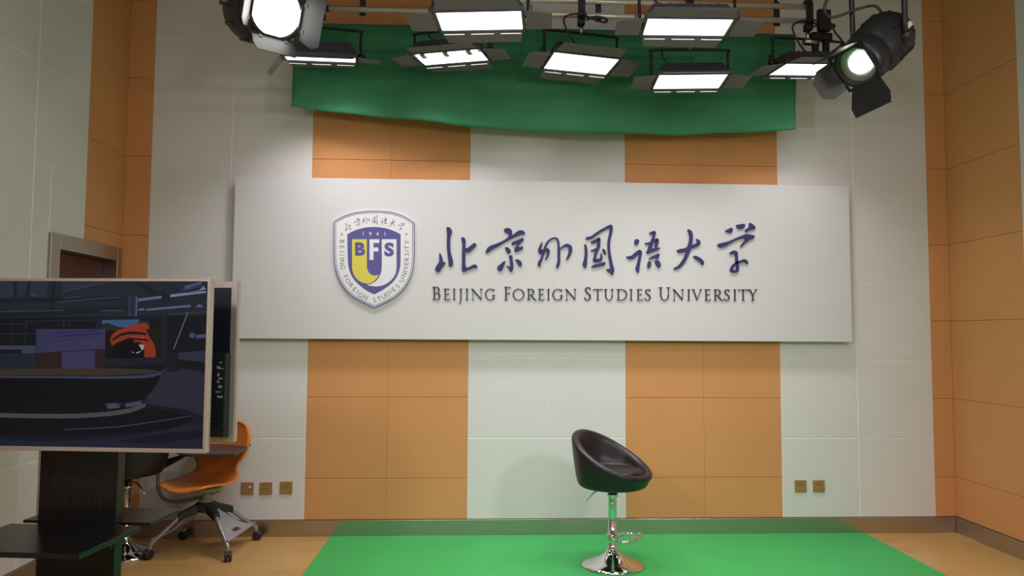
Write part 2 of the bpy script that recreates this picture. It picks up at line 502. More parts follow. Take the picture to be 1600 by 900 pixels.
# brush characters; coordinates in a 9x enlargement of the photograph, o = closed outline, s = stroke
CH = [
 (670, [('o', [(252,140),(275,135),(305,152),(328,190),(322,225),(305,265),(302,330),(303,430),(312,510),(330,570),(342,630),(338,665),(320,685),(290,692),(280,675),(278,620),(268,540),(257,440),(254,340),(257,240),(252,180)]),
        ('o', [(155,497),(172,520),(192,570),(197,605),(205,622),(235,632),(225,655),(195,695),(170,730),(160,760),(135,766),(105,757),(90,735),(95,705),(120,665),(145,620),(150,570),(147,520)]),
        ('o', [(460,285),(485,280),(508,297),(520,340),(514,390),(518,428),(545,428),(590,395),(630,362),(655,362),(668,385),(655,412),(610,450),(575,485),(550,495),(520,480),(515,520),(514,600),(518,680),(540,703),(580,690),(620,665),(660,663),(685,690),(670,708),(630,710),(580,728),(530,748),(490,768),(470,752),(465,700),(468,600),(468,500),(472,400),(470,350),(458,310)])]),
 (750, [('o', [(345,160),(380,150),(415,152),(440,175),(450,205),(452,240),(470,240),(500,212),(540,187),(580,180),(610,190),(630,215),(620,238),(580,242),(530,260),(470,285),(400,320),(330,360),(260,405),(190,440),(140,475),(105,500),(85,500),(82,475),(100,435),(140,400),(200,378),(280,348),(340,315),(385,285),(405,260),(403,235),(375,215),(345,200),(338,180)]),
        ('o', [(445,355),(480,335),(530,315),(575,297),(605,287),(613,305),(605,330),(575,355),(550,385),(540,410),(570,415),(595,403),(605,418),(598,445),(565,462),(520,480),(490,480),(480,460),(490,430),(512,400),(520,375),(500,372),(465,385),(445,378)]),
        ('o', [(350,425),(375,415),(405,430),(428,455),(432,480),(415,503),(390,503),(375,480),(360,450)]),
        ('o', [(407,550),(425,532),(450,538),(458,560),(458,600),(465,650),(467,710),(455,750),(437,765),(420,750),(400,715),(375,680),(385,678),(415,692),(425,670),(420,610)]),
        ('o', [(345,610),(357,625),(340,670),(318,725),(295,752),(265,748),(245,720),(247,690),(275,665),(305,640)]),
        ('o', [(497,592),(520,588),(555,600),(580,625),(588,655),(578,685),(560,688),(540,665),(520,630)])]),
 (830, [('s', [(150,358,10),(130,410,18),(118,460,22),(130,490,24),(165,475,26),(205,460,28),(235,465,24),(240,500,17),(225,545,14),(203,585,9)]),
        ('s', [(117,685,12),(113,645,22),(140,590,17),(160,540,14),(178,480,14),(195,420,14),(220,360,13),(260,315,11),(310,290,10),(350,292,11),(375,325,12),(385,390,14),(388,470,18),(388,560,17),(388,620,19),(372,675,20),(362,706,10)]),
        ('s', [(395,450,8),(430,422,10),(475,395,17),(515,392,20),(548,420,24),(550,470,23),(530,530,18),(510,570,14),(497,588,9)])]),
 (900, [('s', [(128,385,12),(138,440,18),(140,520,19),(132,600,22),(122,660,30),(128,702,12)]),
        ('s', [(145,297,12),(165,290,20),(215,280,18),(270,240,18),(330,200,18),(400,160,18),(460,130,20),(490,127,22),(492,180,20),(475,260,18),(460,340,18),(458,420,17),(465,500,18),(480,590,20),(495,670,22),(508,740,28),(508,800,10)]),
        ('s', [(434,730,9),(455,742,20),(500,752,33)]),
        ('s', [(215,348,10),(240,345,20),(290,320,20),(322,302,20),(318,360,20),(315,410,22),(290,470,20),(270,530,18),(258,580,18),(258,603,22),(300,605,24),(345,590,22),(355,550,13),(348,508,6)]),
        ('s', [(213,465,8),(240,462,12),(290,440,18)]),
        ('s', [(378,450,11),(395,475,17),(410,512,11)]),
        ('s', [(224,690,10),(260,682,19),(330,665,20),(385,650,24),(400,635,12)])]),
 (970, [('o', [(195,315),(225,305),(250,318),(255,345),(240,370),(210,390),(193,380),(190,345)]),
        ('s', [(85,555,10),(120,565,22),(165,555,26),(215,510,26),(262,475,22),(275,505,20),(262,570,18),(245,650,22),(232,720,26),(240,766,12)]),
        ('s', [(405,220,9),(435,218,20),(468,212,22),(462,260,18),(445,320,22),(425,380,24),(400,450,26),(385,485,24)]),
        ('s', [(343,365,9),(390,365,15),(440,345,18),(500,317,25),(508,345,22),(495,400,18),(490,440,18)]),
        ('s', [(375,488,20),(430,465,25),(490,445,22),(536,435,11)]),
        ('o', [(392,575),(430,548),(480,525),(525,508),(542,530),(530,560),(510,585),(480,570),(430,582),(395,585)]),
        ('o', [(398,610),(420,640),(424,670),(405,705),(375,712),(372,690),(375,640)]),
        ('o', [(485,605),(515,598),(545,630),(558,665),(550,697),(520,705),(500,675),(478,635)])]),
 (1040, [('s', [(318,180,16),(345,215,26),(355,280,24),(348,350,26),(330,420,28),(305,500,26),(270,580,24),(225,650,24),(180,695,20),(130,715,15),(116,718,9)]),
        ('s', [(163,468,12),(200,470,28),(270,455,25),(340,420,28),(400,400,24),(450,375,26),(462,350,24),(450,325,16),(434,308,9)]),
        ('o', [(385,545),(420,540),(470,560),(510,590),(533,625),(530,660),(510,665),(490,640),(450,605),(405,575)])]),
 (1110, [('o', [(205,185),(240,165),(285,143),(305,155),(308,185),(292,217),(260,212),(215,202)]),
        ('o', [(358,108),(400,98),(460,90),(482,108),(472,140),(440,157),(390,160),(368,140)]),
        ('o', [(540,82),(560,78),(600,105),(628,140),(615,165),(570,172),(530,190),(495,210),(482,195),(490,170),(525,145),(540,115)]),
        ('o', [(95,385),(120,365),(190,350),(260,330),(340,295),(420,260),(490,237),(560,240),(605,252),(615,272),(600,295),(545,318),(500,350),(460,385),(425,415),(415,405),(440,365),(475,325),(482,300),(440,295),(370,315),(310,345),(250,380),(200,410),(150,422),(110,412)]),
        ('s', [(274,505,12),(310,490,22),(350,495,24),(362,540,18),(363,600,18),(372,660,18),(378,710,18),(370,752,18),(330,755,18),(292,752,18),(290,725,18),(315,680,18),(360,640,16),(420,620,18),(470,605,20),(500,622,20),(513,645,12)])]),
]


def draw_char(mb, strokes, place, d0, d1, step):
    for q, (k, p) in enumerate(strokes):
        if k == 'o':
            mb.plate([outline(p)], place, d0 + q * step, d1)
        else:
            brush(mb, p, place, d0 + q * step, d1)


for x0, st in CH:
    m_ = MB()
    draw_char(m_, st, lambda a, b, d: on_sign_l(*sp(x0 + a / 9.0, 340 + b / 9.0), d), 0.012, 0.0003, 0.0004)
    m_.build('calligraphy_character', BLUE, sign)


# engraved roman capitals: glyph(w) -> outlines in a box w wide and 1 high (y up)
TK, TN = 0.054, 0.021            # half widths of thick and thin strokes


def ln(x0, y0, x1, y1, a, b=None):
    b = a if b is None else b
    d = Vector((x1 - x0, y1 - y0)).normalized(); n = Vector((-d.y, d.x))
    return [(x0 + n.x * a, y0 + n.y * a), (x1 + n.x * b, y1 + n.y * b), (x1 - n.x * b, y1 - n.y * b), (x0 - n.x * a, y0 - n.y * a)]


def sf(x, y, h=0.13):            # slab serif centred on x
    return ln(x - h, y, x + h, y, 0.022)


def stem(x, y0=0.0, y1=1.0, a=TK, hs=0.13, s0=True, s1=True):
    r = [ln(x, y0, x, y1, a)]
    if s0: r.append(sf(x, y0 + 0.022, hs))
    if s1: r.append(sf(x, y1 - 0.022, hs))
    return r


def arc(cx, cy, rx, ry, a0, a1, thick=TK, thin=TN, n=14, vert=True):
    P = []
    for i in range(n + 1):
        a = math.radians(a0 + (a1 - a0) * i / n)
        k = abs(math.cos(a)) ** 1.5
        P.append((cx + rx * math.cos(a), cy + ry * math.sin(a), thin + (thick - thin) * k))
    return ribbon(P, 0)


def glyph(ch, w):
    if ch == 'I': return stem(w / 2, hs=min(0.14, w / 2))
    if ch == 'B':
        return stem(0.15, hs=0.15) + [ln(.15, .975, .38, .975, TN), ln(.15, .52, .42, .52, TN), ln(.15, .025, .42, .025, TN),
                arc(.38, .745, w * .84 - .38, .23, -90, 90), arc(.42, .27, w - .05 - .42, .245, -90, 90)]
    if ch == 'E':
        return stem(0.14, hs=0.14) + [ln(.14, .975, w - .06, .975, TN), ln(.14, .52, w - .12, .52, TN), ln(.14, .025, w - .02, .025, TN),
                ln(w - .06, .995, w - .06, .88, .02), ln(w - .12, .60, w - .12, .44, .02), ln(w - .01, .0, w - .0, .13, .02)]
    if ch == 'F':
        return stem(0.14, hs=0.14) + [ln(.14, .975, w - .03, .975, TN), ln(.14, .52, w - .1, .52, TN), ln(w - .03, .995, w - .03, .88, .02), ln(w - .1, .6, w - .1, .44, .02)]
    if ch == 'J':
        return [ln(w * .62, .05, w * .62, .99, TK), sf(w * .62, .978, .14), ribbon([(w * .62, .08, TK), (w * .58, -.12, TK * .8), (w * .3, -.26, .03), (w * .08, -.30, .015)])]
    if ch == 'N':
        return [ln(.10, .0, .10, .96, TN), sf(.10, .022, .10), ln(w - .12, .02, w - .12, 1., TN), sf(w - .12, .978, .12), ln(.07, .96, w - .12, .04, TK), sf(.02, .978, .07)]
    if ch == 'G':
        r = (w - .06) / 2
        return [arc(r + .05, .5, r, .49, 42, 318), ln(w - .12, .06, w - .12, .42, TK), sf(w - .12, .42, .13), ln(w - .10, .99, w - .08, .80, .022)]
    if ch == 'O':
        r = (w - .12) / 2
        return [arc(w / 2, .5, r, .49, 0, 180, n=20), arc(w / 2, .5, r, .49, 180, 360, n=20)]
    if ch == 'R':
        return stem(0.14, hs=0.14) + [ln(.14, .975, w * .42, .975, TN), ln(.14, .47, w * .45, .47, TN), arc(w * .42, .722, w * .28, .252, -90, 90),
                ribbon([(w * .42, .47, .05), (w * .62, .22, TK), (w * .82, .05, .05), (w, -.01, .02)])]
    if ch == 'S':
        return [ribbon([(w * .84, .82, .028), (w * .66, .96, .03), (w * .42, .96, .035), (w * .2, .84, .055), (w * .24, .66, TK), (w * .52, .52, TK), (w * .80, .36, TK), (w * .82, .15, .055), (w * .58, .03, .035), (w * .3, .03, .03), (w * .08, .16, .028)]),
                ln(w * .85, .98, w * .85, .78, .018), ln(w * .06, .02, w * .06, .24, .018)]
    if ch == 'T':
        return stem(w / 2, s1=False) + [ln(.03, .972, w - .03, .972, TN), ln(.03, .995, .0, .85, .022), ln(w - .03, .995, w, .85, .022)]
    if ch == 'U':
        a, b = .16, w - .13
        return [ln(a, .38, a, 1., TK), sf(a, .978, .15), ln(b, .38, b, 1., TN + .008), sf(b, .978, .13), arc((a + b) / 2, .40, (b - a) / 2, .39, 180, 360, TK * .9, TN)]
    if ch == 'D':
        return stem(0.15, hs=0.15) + [ln(.15, .975, w * .40, .975, TN), ln(.15, .025, w * .40, .025, TN), arc(w * .40, .5, w * .6 - .06, .475, -90, 90)]
    if ch == 'V':
        return [ln(.12, .98, w * .52, .02, TK), ln(w * .5, .02, w - .1, .98, TN), sf(.12, .978, .13), sf(w - .1, .978, .11)]
    if ch == 'Y':
        return [ln(w / 2, 0, w / 2, .48, TK), sf(w / 2, .022), ln(w / 2, .45, .10, .98, TK), ln(w / 2, .45, w - .1, .98, TN), sf(.10, .978, .12), sf(w - .1, .978, .11)]


ROMAN = [('B',675.6,688,1),('E',693.4,702.9,0),('I',707.7,711.8,0),('J',716.7,722.3,0),('I',727.4,731.9,0),('N',737.2,754,0),('G',757.8,773.5,0),
 ('F',787.8,798,1),('O',801,819.4,0),('R',823.6,838.2,0),('E',840.9,850.1,0),('I',854.9,858.9,0),('G',863,879.2,0),('N',883.9,900.5,0),
 ('S',912.9,923.8,1),('T',926.9,941,0),('U',943.5,958.7,0),('D',963.5,980,0),('I',983.8,988.2,0),('E',994.7,1003.7,0),('S',1006.8,1017.2,0),
 ('U',1028.9,1046.9,1),('N',1051.6,1068.3,0),('I',1073.9,1078,0),('V',1080.9,1096.6,0),('E',1100.6,1109.9,0),('R',1114.9,1129.3,0),('S',1130.6,1140.5,0),('I',1145.9,1150,0),('T',1153.1,1168.6,0),('Y',1169.2,1182.7,0)]
for ch, x0, x1, big in ROMAN:
    u = (x0 - 675) / 508.0
    yb = 468.2 + 1.5 * u; yt = (448.0 if big else 451.0) + 1.2 * u
    h = yb - yt
    m_ = MB()
    for q, lp in enumerate(glyph(ch, (x1 - x0) / h)):
        m_.plate([[sp(x0 + a * h, yb - b * h) for a, b in lp]], on_sign_l, 0.008 + q * .0003, 0.0003)
    m_.build('roman_letter', INK, sign)

# crest, coordinates in a 5.144x enlargement whose corner is at (505, 320)
e8 = lambda l: [(505 + a / 5.144, 320 + b / 5.144) for a, b in l]
e5 = lambda l: [(515 + a / 10.0, 400 + b / 10.0) for a, b in l]
e4 = lambda l: [(515 + a / 11.25, 325 + b / 11.25) for a, b in l]


def side(pts, sub=5):
    return [(p.x, p.y) for p in smooth_path(V2(pts), sub)]


def shield(top, right, left):
    t, r, l = side(top), side(right), side(left)
    return t + r[1:] + l[1:-1]


OUT = shield([(88,137),(165,95),(250,66),(330,54),(412,50),(495,54),(575,66),(660,98),(735,145)],
             [(735,145),(736,300),(735,430),(725,520),(700,600),(650,680),(580,745),(500,790),(412,830)],
             [(412,830),(320,785),(240,740),(170,670),(125,590),(97,500),(88,420),(87,280),(88,137)])
INN = shield([(197,240),(250,212),(300,195),(355,184),(412,181),(470,185),(520,195),(575,215),(624,240)],
             [(624,240),(624,380),(622,480),(610,540),(580,600),(530,650),(470,690),(412,720)],
             [(412,720),(350,688),(300,650),(250,600),(218,540),(205,480),(200,380),(197,240)])


def inset(l, k, c=(412, 430)):
    """shrink an outline by k towards the inside, along its normals"""
    n = len(l); r = []
    for i in range(n):
        a, b = l[i - 1], l[(i + 1) % n]
        t = Vector((b[0] - a[0], b[1] - a[1]))
        t = t.normalized() if t.length > 1e-6 else Vector((1, 0))
        r.append((l[i][0] - t.y * k, l[i][1] + t.x * k))
    return r


def sgn(l):
    return [sp(a, b) for a, b in l]


emb = MB().plate([sgn(e8(OUT))], on_sign_l, 0.018, 0.0003).build('emblem', [EM_WHITE], sign)
MB().plate([sgn(e8(OUT)), sgn(e8(inset(OUT, 7)))], on_sign_l, 0.0192, 0.0175).build('emblem_outer_border', EM_BLUE, emb)
MB().plate([sgn(e8(inset(OUT, 14))), sgn(e8(inset(OUT, 18.5)))], on_sign_l, 0.0188, 0.0175).build('emblem_inner_border', EM_INK, emb)
MB().plate([sgn(e8(INN))], on_sign_l, 0.0195, 0.0175).build('inner_shield', EM_BLUE, emb)
yel = e5([(358, -257), (588, -257), (588, 170)]) + e5(side([(588,170),(600,225),(625,265),(660,295),(700,308),(740,303),(778,288)])[1:]) \
    + e5(side([(778,288),(755,335),(720,380),(660,420),(590,435),(500,410),(420,350),(375,270),(358,190)])[1:])
MB().plate([sgn(yel)], on_sign_l, 0.0206, 0.019).build('yellow_ribbon', EM_YELLOW, emb)
whi = e5([(820, -257), (1050, -257), (1050, 180)]) + e5(side([(1050,180),(1040,260),(1000,340),(930,410),(840,460),(740,478),(650,470),(585,455)])[1:]) \
    + e5(side([(585,455),(660,437),(730,393),(780,330),(812,250),(822,170)])[1:])
MB().plate([sgn(whi)], on_sign_l, 0.0206, 0.019).build('white_ribbon', EM_WHITE, emb)
FF = e4([(708,555),(880,555),(880,620),(778,620),(778,700),(865,700),(865,768),(778,768),(778,918),(708,918)])
MB().plate([sgn(FF)], on_sign_l, 0.0206, 0.019).build('emblem_letter', EM_WHITE, emb)


def text_mesh(ch, bold=0.0):
    c = bpy.data.curves.new('t', 'FONT'); c.body = ch; c.size = 1.0; c.offset = bold; c.resolution_u = 4
    o = bpy.data.objects.new('t', c); COL.objects.link(o)
    dg = bpy.context.evaluated_depsgraph_get()
    me = bpy.data.meshes.new_from_object(o.evaluated_get(dg))
    v = [p.co.copy() for p in me.vertices]; f = [tuple(p.vertices) for p in me.polygons]
    bpy.data.objects.remove(o); bpy.data.curves.remove(c); bpy.data.meshes.remove(me)
    xs = [p.x for p in v]; ys = [p.y for p in v]
    return v, f, min(xs), max(xs), min(ys), max(ys)


def letter(mb, ch, cx, cy, w_, h_, ang, dpt, bold=0.0, keep=False):
    """flat letter centred on pixel cx, cy, box w_ x h_ pixels, turned ang degrees clockwise"""
    v, f, x0, x1, y0, y1 = text_mesh(ch, bold)
    if keep:
        w_ = h_ * (x1 - x0) / (y1 - y0)
    ca, sa = math.cos(math.radians(ang)), math.sin(math.radians(ang))
    P = []
    for p in v:
        a = ((p.x - x0) / (x1 - x0) - .5) * w_; b = (.5 - (p.y - y0) / (y1 - y0)) * h_
        P.append(on_sign_l(*sp(cx + a * ca - b * sa, cy + a * sa + b * ca), dpt))
    mb.add(P, f)


m_ = MB(); letter(m_, 'B', 563.3, 389.6, 15.8, 20.8, 0, 0.0212, 0.05); m_.build('emblem_letter', EM_BLUE, emb)
m_ = MB(); letter(m_, 'S', 608.6, 390.3, 15.0, 21.8, 0, 0.0212, 0.05); m_.build('emblem_letter', EM_BLUE, emb)
for ch, x in zip('1941', (568.1, 579.2, 590.4, 601.7)):
    m_ = MB(); letter(m_, ch, x, 365.9, 3, 6.0, 0, 0.0202, 0.0, True)
    m_.build('year_digit', EM_WHITE, emb)
RING = [('B',154,298,90),('E',154,343,90),('I',153,380,90),('J',154,404,90),('I',154,432,90),('N',156,462,86),('G',160,503,82),
        ('F',183,580,64),('O',202,613,55),('R',228,650,48),('E',255,682,42),('I',277,703,38),('G',302,725,33),('N',341,744,27),
        ('S',416,770,-10),('T',454,757,-24),('U',489,739,-31),('D',520,717,-36),('I',545,699,-39),('E',569,681,-42),('S',602,655,-48),
        ('U',635,606,-62),('N',652,563,-70),('I',660,535,-75),('V',666,508,-78),('E',670,473,-82),('R',672,438,-86),('S',674,400,-89),('I',674,373,-90),('T',674,345,-90),('Y',674,302,-90)]
for ch, a, b, g in RING:
    m_ = MB(); letter(m_, ch, 505 + a / 5.144, 320 + b / 5.144, 3, 7.0, g, 0.0186, -0.004, True)
    m_.build('ring_letter', EM_INK, emb)
SMALL = [(330,335,-14),(490,255,-10),(645,228,-4),(803,220,0),(955,235,5),(1110,270,10),(1262,325,14)]
for (x0, st), (a, b, g) in zip(CH, SMALL):
    al = [p for kk, l in st for p in l]
    mx = (min(p[0] for p in al) + max(p[0] for p in al)) / 2; my = (min(p[1] for p in al) + max(p[1] for p in al)) / 2
    k = 11.8 / (max(p[1] for p in al) - min(p[1] for p in al)) * (0.8 if x0 == 830 else 1.0 if x0 != 900 else 1.15)
    ca, sa = math.cos(math.radians(g)), math.sin(math.radians(g))
    m_ = MB()

    def put(px_, py_, d):
        dx, dy = (px_ - mx) * k, (py_ - my) * k
        return on_sign_l(*sp(515 + a / 11.25 + dx * ca - dy * sa, 325 + b / 11.25 + dx * sa + dy * ca), d)
    draw_char(m_, st, put, 0.0184, 0.0178, 0.00008)
    m_.build('small_calligraphy_character', EM_INK, emb)
for cx, cy in ((534.6, 366.4), (635.4, 366.4)):
    st = []
    for k in range(10):
        r = 2.1 if k % 2 == 0 else 0.85
        a = -PI / 2 + k * PI / 5
        st.append((cx + r * math.cos(a), cy + r * math.sin(a)))
    MB().plate([sgn(st)], on_sign_l, 0.0188, 0.0178).build('star', EM_INK, emb)

# ------------------------------------------------------------------ green cloth above the sign
YC = -0.25


def interp(x, P):
    if x <= P[0][0]: return P[0][1]
    for (a, b), (c, d) in zip(P, P[1:]):
        if x <= c:
            t = (x - a) / (c - a); t = t * t * (3 - 2 * t) * 0.4 + t * 0.6
            return b + (d - b) * t
    return P[-1][1]


BOT = [(-0.095, 3.139), (0.30, 3.098), (0.80, 3.050), (1.40, 3.005), (1.98, 2.982), (2.7, 2.985), (3.2, 3.003), (3.637, 3.033)]
m_ = MB(); nx, nz = 110, 26; V = []
for j in range(nz + 1):
    t = j / nz
    for i in range(nx + 1):
        x = -0.095 + (3.637 + 0.095) * i / nx
        zt = 3.775
        z = zt + (interp(x, BOT) - zt) * t
        amp = 0.004 + 0.012 * t
        yy = YC + amp * (math.sin(x * 5.1 + 0.6 * t) + 0.6 * math.sin(x * 11.3 + 1.7) * (0.4 + t)) - 0.02 * t * t
        if 0.06 < t < 0.16: yy -= 0.02 * math.sin((t - 0.06) / 0.10 * PI)
        edge = min(i, nx - i) / nx
        if edge < 0.03: yy -= 0.02 * (1 - edge / 0.03) * t
        V.append((x + (0.012 * math.sin(t * 5) if i == nx else 0), yy, z))
m_.add(V, [(j * (nx + 1) + i, j * (nx + 1) + i + 1, (j + 1) * (nx + 1) + i + 1, (j + 1) * (nx + 1) + i) for j in range(nz) for i in range(nx)], True)
cloth = m_.build('green_backdrop_cloth', GREEN_C)
sd = cloth.modifiers.new('thick', 'SOLIDIFY'); sd.thickness = 0.004; sd.offset = 0
tag(cloth, 'wide dark green cloth sagging on the wall above the white sign', 'cloth')
bp = thing('backdrop_pole', 'slim dark pole holding the top of the green cloth', 'pole', (1.77, YC + .022, 3.768))
MB().cyl((-1.86, 0, 0), (1.86, 0, 0), 0.012).build('tube', BLACK, bp)
for x in (-1.8, 1.8):
    MB().box(x - 0.015, x + 0.015, 0.0, 0.2275, -0.012, 0.012).box(x - 0.03, x + 0.03, 0.215, 0.2275, -0.06, 0.06).build('wall_bracket', BLACK, bp)

# ------------------------------------------------------------------ lighting rails
RAILS = {'mid': (-0.70, 3.686, 0.235, 3.57), 'near': (-1.65, 3.72, 0.6, 3.0), 'front': (-2.23, 3.62, -0.2, 3.7)}


def rail(key, label):
    y, z, x0, x1 = RAILS[key]
    t = thing('lighting_rail', label, 'rail', ((x0 + x1) / 2, y, z))
    h = (x1 - x0) / 2
    for dz in (0.0, 0.10):
        tb = MB().cyl((-h, 0, dz), (h, 0, dz), 0.019, n=24).build('rail_tube', RAILM, t)
        MB().cyl((-h - 0.004, 0, dz), (-h + 0.01, 0, dz), 0.021).build('end_cap', BLACK, tb)
        MB().cyl((h - 0.01, 0, dz), (h + 0.004, 0, dz), 0.021).build('end_cap', BLACK, tb)
    for x in (-h * 0.86, 0.18, h * 0.86):
        MB().box(x - 0.02, x + 0.02, 0.019, 0.03, -0.03, 0.14).cyl((x, 0.035, 0.05), (x, 0.035, ZC - z), 0.011).build('hanger_rod', BLACK, t)


rail('mid', 'double chrome lighting rail in front of the green cloth')
rail('near', 'double chrome lighting rail carrying the two large upper lamps')
rail('front', 'double chrome lighting rail carrying the round spotlights')

# ------------------------------------------------------------------ flat studio lamps
LW, LL = 0.46, 0.25


def flat_lamp(label, pos, yaw, pit, rol, key, flaps, tubes=False, loops=(), rig=False):
    """flaps: opening of near, far, left, right flap in degrees below the plane of the face"""
    ry, rzl = RAILS[key][0], RAILS[key][1]
    t = thing('studio_panel_light', label, 'studio light', pos, yaw, 'flat studio lamps under the ceiling')
    H = Matrix.Rotation(pit, 4, 'X') @ Matrix.Rotation(rol, 4, 'Y')
    W2, L2 = LW / 2, LL / 2
    # housing: open tray with rim, tapering upwards, vent ribs on the back
    m = MB(); m.T = H
    o = 0.014
    for a in ((-W2 - o, W2 + o, -L2 - o, -L2), (-W2 - o, W2 + o, L2, L2 + o), (-W2 - o, -W2, -L2, L2), (W2, W2 + o, -L2, L2)):
        m.box(a[0], a[1], a[2], a[3], -0.006, 0.02)
    m.hexa([(-W2 - o, -L2 - o, .02), (W2 + o, -L2 - o, .02), (W2 + o, L2 + o, .02), (-W2 - o, L2 + o, .02),
            (-W2 + .03, -L2 + .035, .095), (W2 - .03, -L2 + .035, .095), (W2 - .03, L2 - .035, .095), (-W2 + .03, L2 - .035, .095)])
    for k in range(7):
        x = -W2 + .07 + k * (LW - .14) / 6
        m.box(x - .006, x + .006, -L2 + .05, L2 - .05, .094, .106)
    m.build('housing', HOUSE, t, bevel=0.002)
    m = MB(); m.T = H
    if tubes:
        m.box(-W2 + .002, W2 - .002, -L2 * .12, L2 - .002, 0.0, 0.012)
    else:
        m.box(-W2 + .002, W2 - .002, -L2 + .002, L2 - .002, 0.0, 0.012)
    m.build('diffuser', GLOW, t)
    ld = bpy.data.lights.new('panel_light', 'AREA'); ld.shape = 'RECTANGLE'
    ld.size, ld.size_y = LW - .01, LL - .01; ld.energy = PANEL_W; ld.spread = math.radians(106)
    ld.color = (1.0, 0.94, 0.99)
    lo = bpy.data.objects.new('panel_light', ld); COL.objects.link(lo); lo.parent = t
    lo.matrix_local = H @ Matrix.Translation((0, 0, -.014))
    if tubes:
        for yy in (-0.088, -0.055):
            mm = MB(); mm.T = H
            mm.cyl((-W2 + .01, yy, .004), (W2 - .03, yy, .004), 0.011)
            lt = mm.build('lamp_tube', GLOW, t)
            for x in (-W2 + .06, -.01, W2 - .08):
                mc = MB(); mc.T = H
                mc.box(x - .016, x + .016, yy - .016, yy + .016, -.010, .012)
                mc.build('tube_clip', GREYPRT, lt)
    # barn door flaps
    def flap(side_, deg):
        n = 0.135 if side_ in 'nf' else 0.145
        half, tip = (W2, W2 * .93) if side_ in 'nf' else (L2, L2 * .82)
        a = math.radians(deg)
        base = {'n': Matrix.Translation((0, -L2 - .02, -.002)), 'f': Matrix.Translation((0, L2 + .02, -.002)) @ Matrix.Rotation(PI, 4, 'Z'),
                'l': Matrix.Translation((-W2 - .02, 0, -.002)) @ Matrix.Rotation(-PI / 2, 4, 'Z'), 'r': Matrix.Translation((W2 + .02, 0, -.002)) @ Matrix.Rotation(PI / 2, 4, 'Z')}[side_]
        m = MB(); m.T = H @ base @ Matrix.Rotation(a, 4, 'X')
        m.hexa([(-tip, -n, -.001), (tip, -n, -.001), (half, -.004, -.001), (-half, -.004, -.001),
                (-tip, -n, .001), (tip, -n, .001), (half, -.004, .001), (-half, -.004, .001)])
        for x in (-half * .6, half * .6):
            m.box(x - .02, x + .02, -.02, .012, .001, .006)
        m.build('barn_door_flap', FLAP, t)
    for s_, d in zip('nflr', flaps):
        flap(s_, d)
    for x0_, x1_ in ((-W2 + .01, -W2 * .45), (-W2 * .28, W2 * .28), (W2 * .45, W2 - .01)):  # added white strips catching lamp light, standing for light leaking at the far hinge
        m = MB(); m.T = H
        m.box(x0_, x1_, L2 + .002, L2 + .012, -.024, -.0215)
        m.build('light_leak_strip', EM_WHITE, t)
    # yoke, knobs, clamp
    rel = Vector((0, ry - pos[1], rzl - pos[2]))
    ax = W2 + 0.032
    top = min(0.22, rel.z - 0.13)
    m = MB()
    m.tube([(-ax, 0, .03), (-ax, 0, top - .03), (-ax + .03, 0, top), (ax - .03, 0, top), (ax, 0, top - .03), (ax, 0, .03)], 0.009, 8, 3)
    m.build('yoke', BLACK, t)
    for sgn_ in (-1, 1):
        MB().cyl((sgn_ * (W2 + .012), 0, .03), (sgn_ * (ax + .03), 0, .03), 0.017, n=14).box(sgn_ * (ax + .02) - .006, sgn_ * (ax + .02) + .006, -.01, .01, .03, .085).build('tilt_knob', BLACK_PL, t)
    Rz = Matrix.Rotation(-yaw, 3, 'Z')
    c = Rz @ Vector((0, rel.y, 0))
    m = MB()
    m.cyl((0, 0, top - .01), (0, 0, rel.z - .06), 0.014)
    m.build('spigot', STEEL, t)
    m = MB(); m.T = Matrix.Rotation(-yaw, 4, 'Z') @ Matrix.Translation((0, rel.y, 0))
    m.box(-.024, .024, -.034, .030, rel.z - .07, rel.z - .0205).box(-.024, .024, -.036, -.0205, rel.z - .022, rel.z + .125)
    m.box(-.020, .020, -.03, .03, rel.z + .1215, rel.z + .15).cyl((0, -.034, rel.z - .03), (0, -.085, rel.z - .03), .008).box(-.03, .03, -.09, -.08, rel.z - .036, rel.z - .024)
    m.build('rail_clamp', BLACK, t, bevel=0.003)
    if rig:
        MB().cyl((-.03, 0, top - .015), (.08, 0, top - .015), .024, n=18).cyl((.01, 0, top - .015), (.02, 0, top - .015), .026).build('steel_coupling', STEEL, t)
        for x0_, x1_ in ((.035, .075), (.115, .155)):
            MB().box(x0_, x1_, -.015, .015, .09, top + .02).build('drop_bracket', BLACK, t, bevel=.002)
        MB().box(.02, .17, -.03, .03, top + .0, top + .05).cyl((.095, -.03, top + .05), (.095, -.03, top + .10), .03).box(.05, .14, -.065, -.028, top + .05, top + .20).build('hook_clamp', BLACK, t, bevel=.004)
    for lp in loops:
        MB().tube(lp, 0.007, 8, 8).build('power_cable', BLACK_PL, t)
    return t


def rad(*a): return tuple(math.radians(v) for v in a)


ctop = [(-0.05, -0.05, 0.10), (-0.12, -0.05, 0.20), (-0.14, -0.055, 0.28), (-0.06, -0.06, 0.315), (0.04, -0.06, 0.30), (0.14, -0.06, 0.28), (0.165, -0.06, 0.30), (0.09, -0.06, 0.315), (0.02, -0.05, 0.285)]
cshort = [(-0.1, 0.05, 0.10), (-0.18, 0.04, 0.2), (-0.15, 0.03, 0.33), (-0.06, 0.03, 0.42)]
flat_lamp('flat studio lamp with white face, larger left one of the upper pair', (1.269, -1.654, 3.223), *rad(-5.8, 0.1, -0.1), 'near', (2, 4, 3, 3), loops=(cshort,))
flat_lamp('flat studio lamp with white face, larger right one of the upper pair', (2.423, -1.651, 3.218), *rad(-6.0, 1.7, 1.7), 'near', (2, 4, 3, 3), loops=(cshort,))
flat_lamp('flat studio lamp showing its bare tubes, below the left upper lamp', (1.073, -0.702, 3.372), *rad(-15.6, 3.0, 0), 'mid', (4, 4, 3, 3), True, loops=(cshort,))
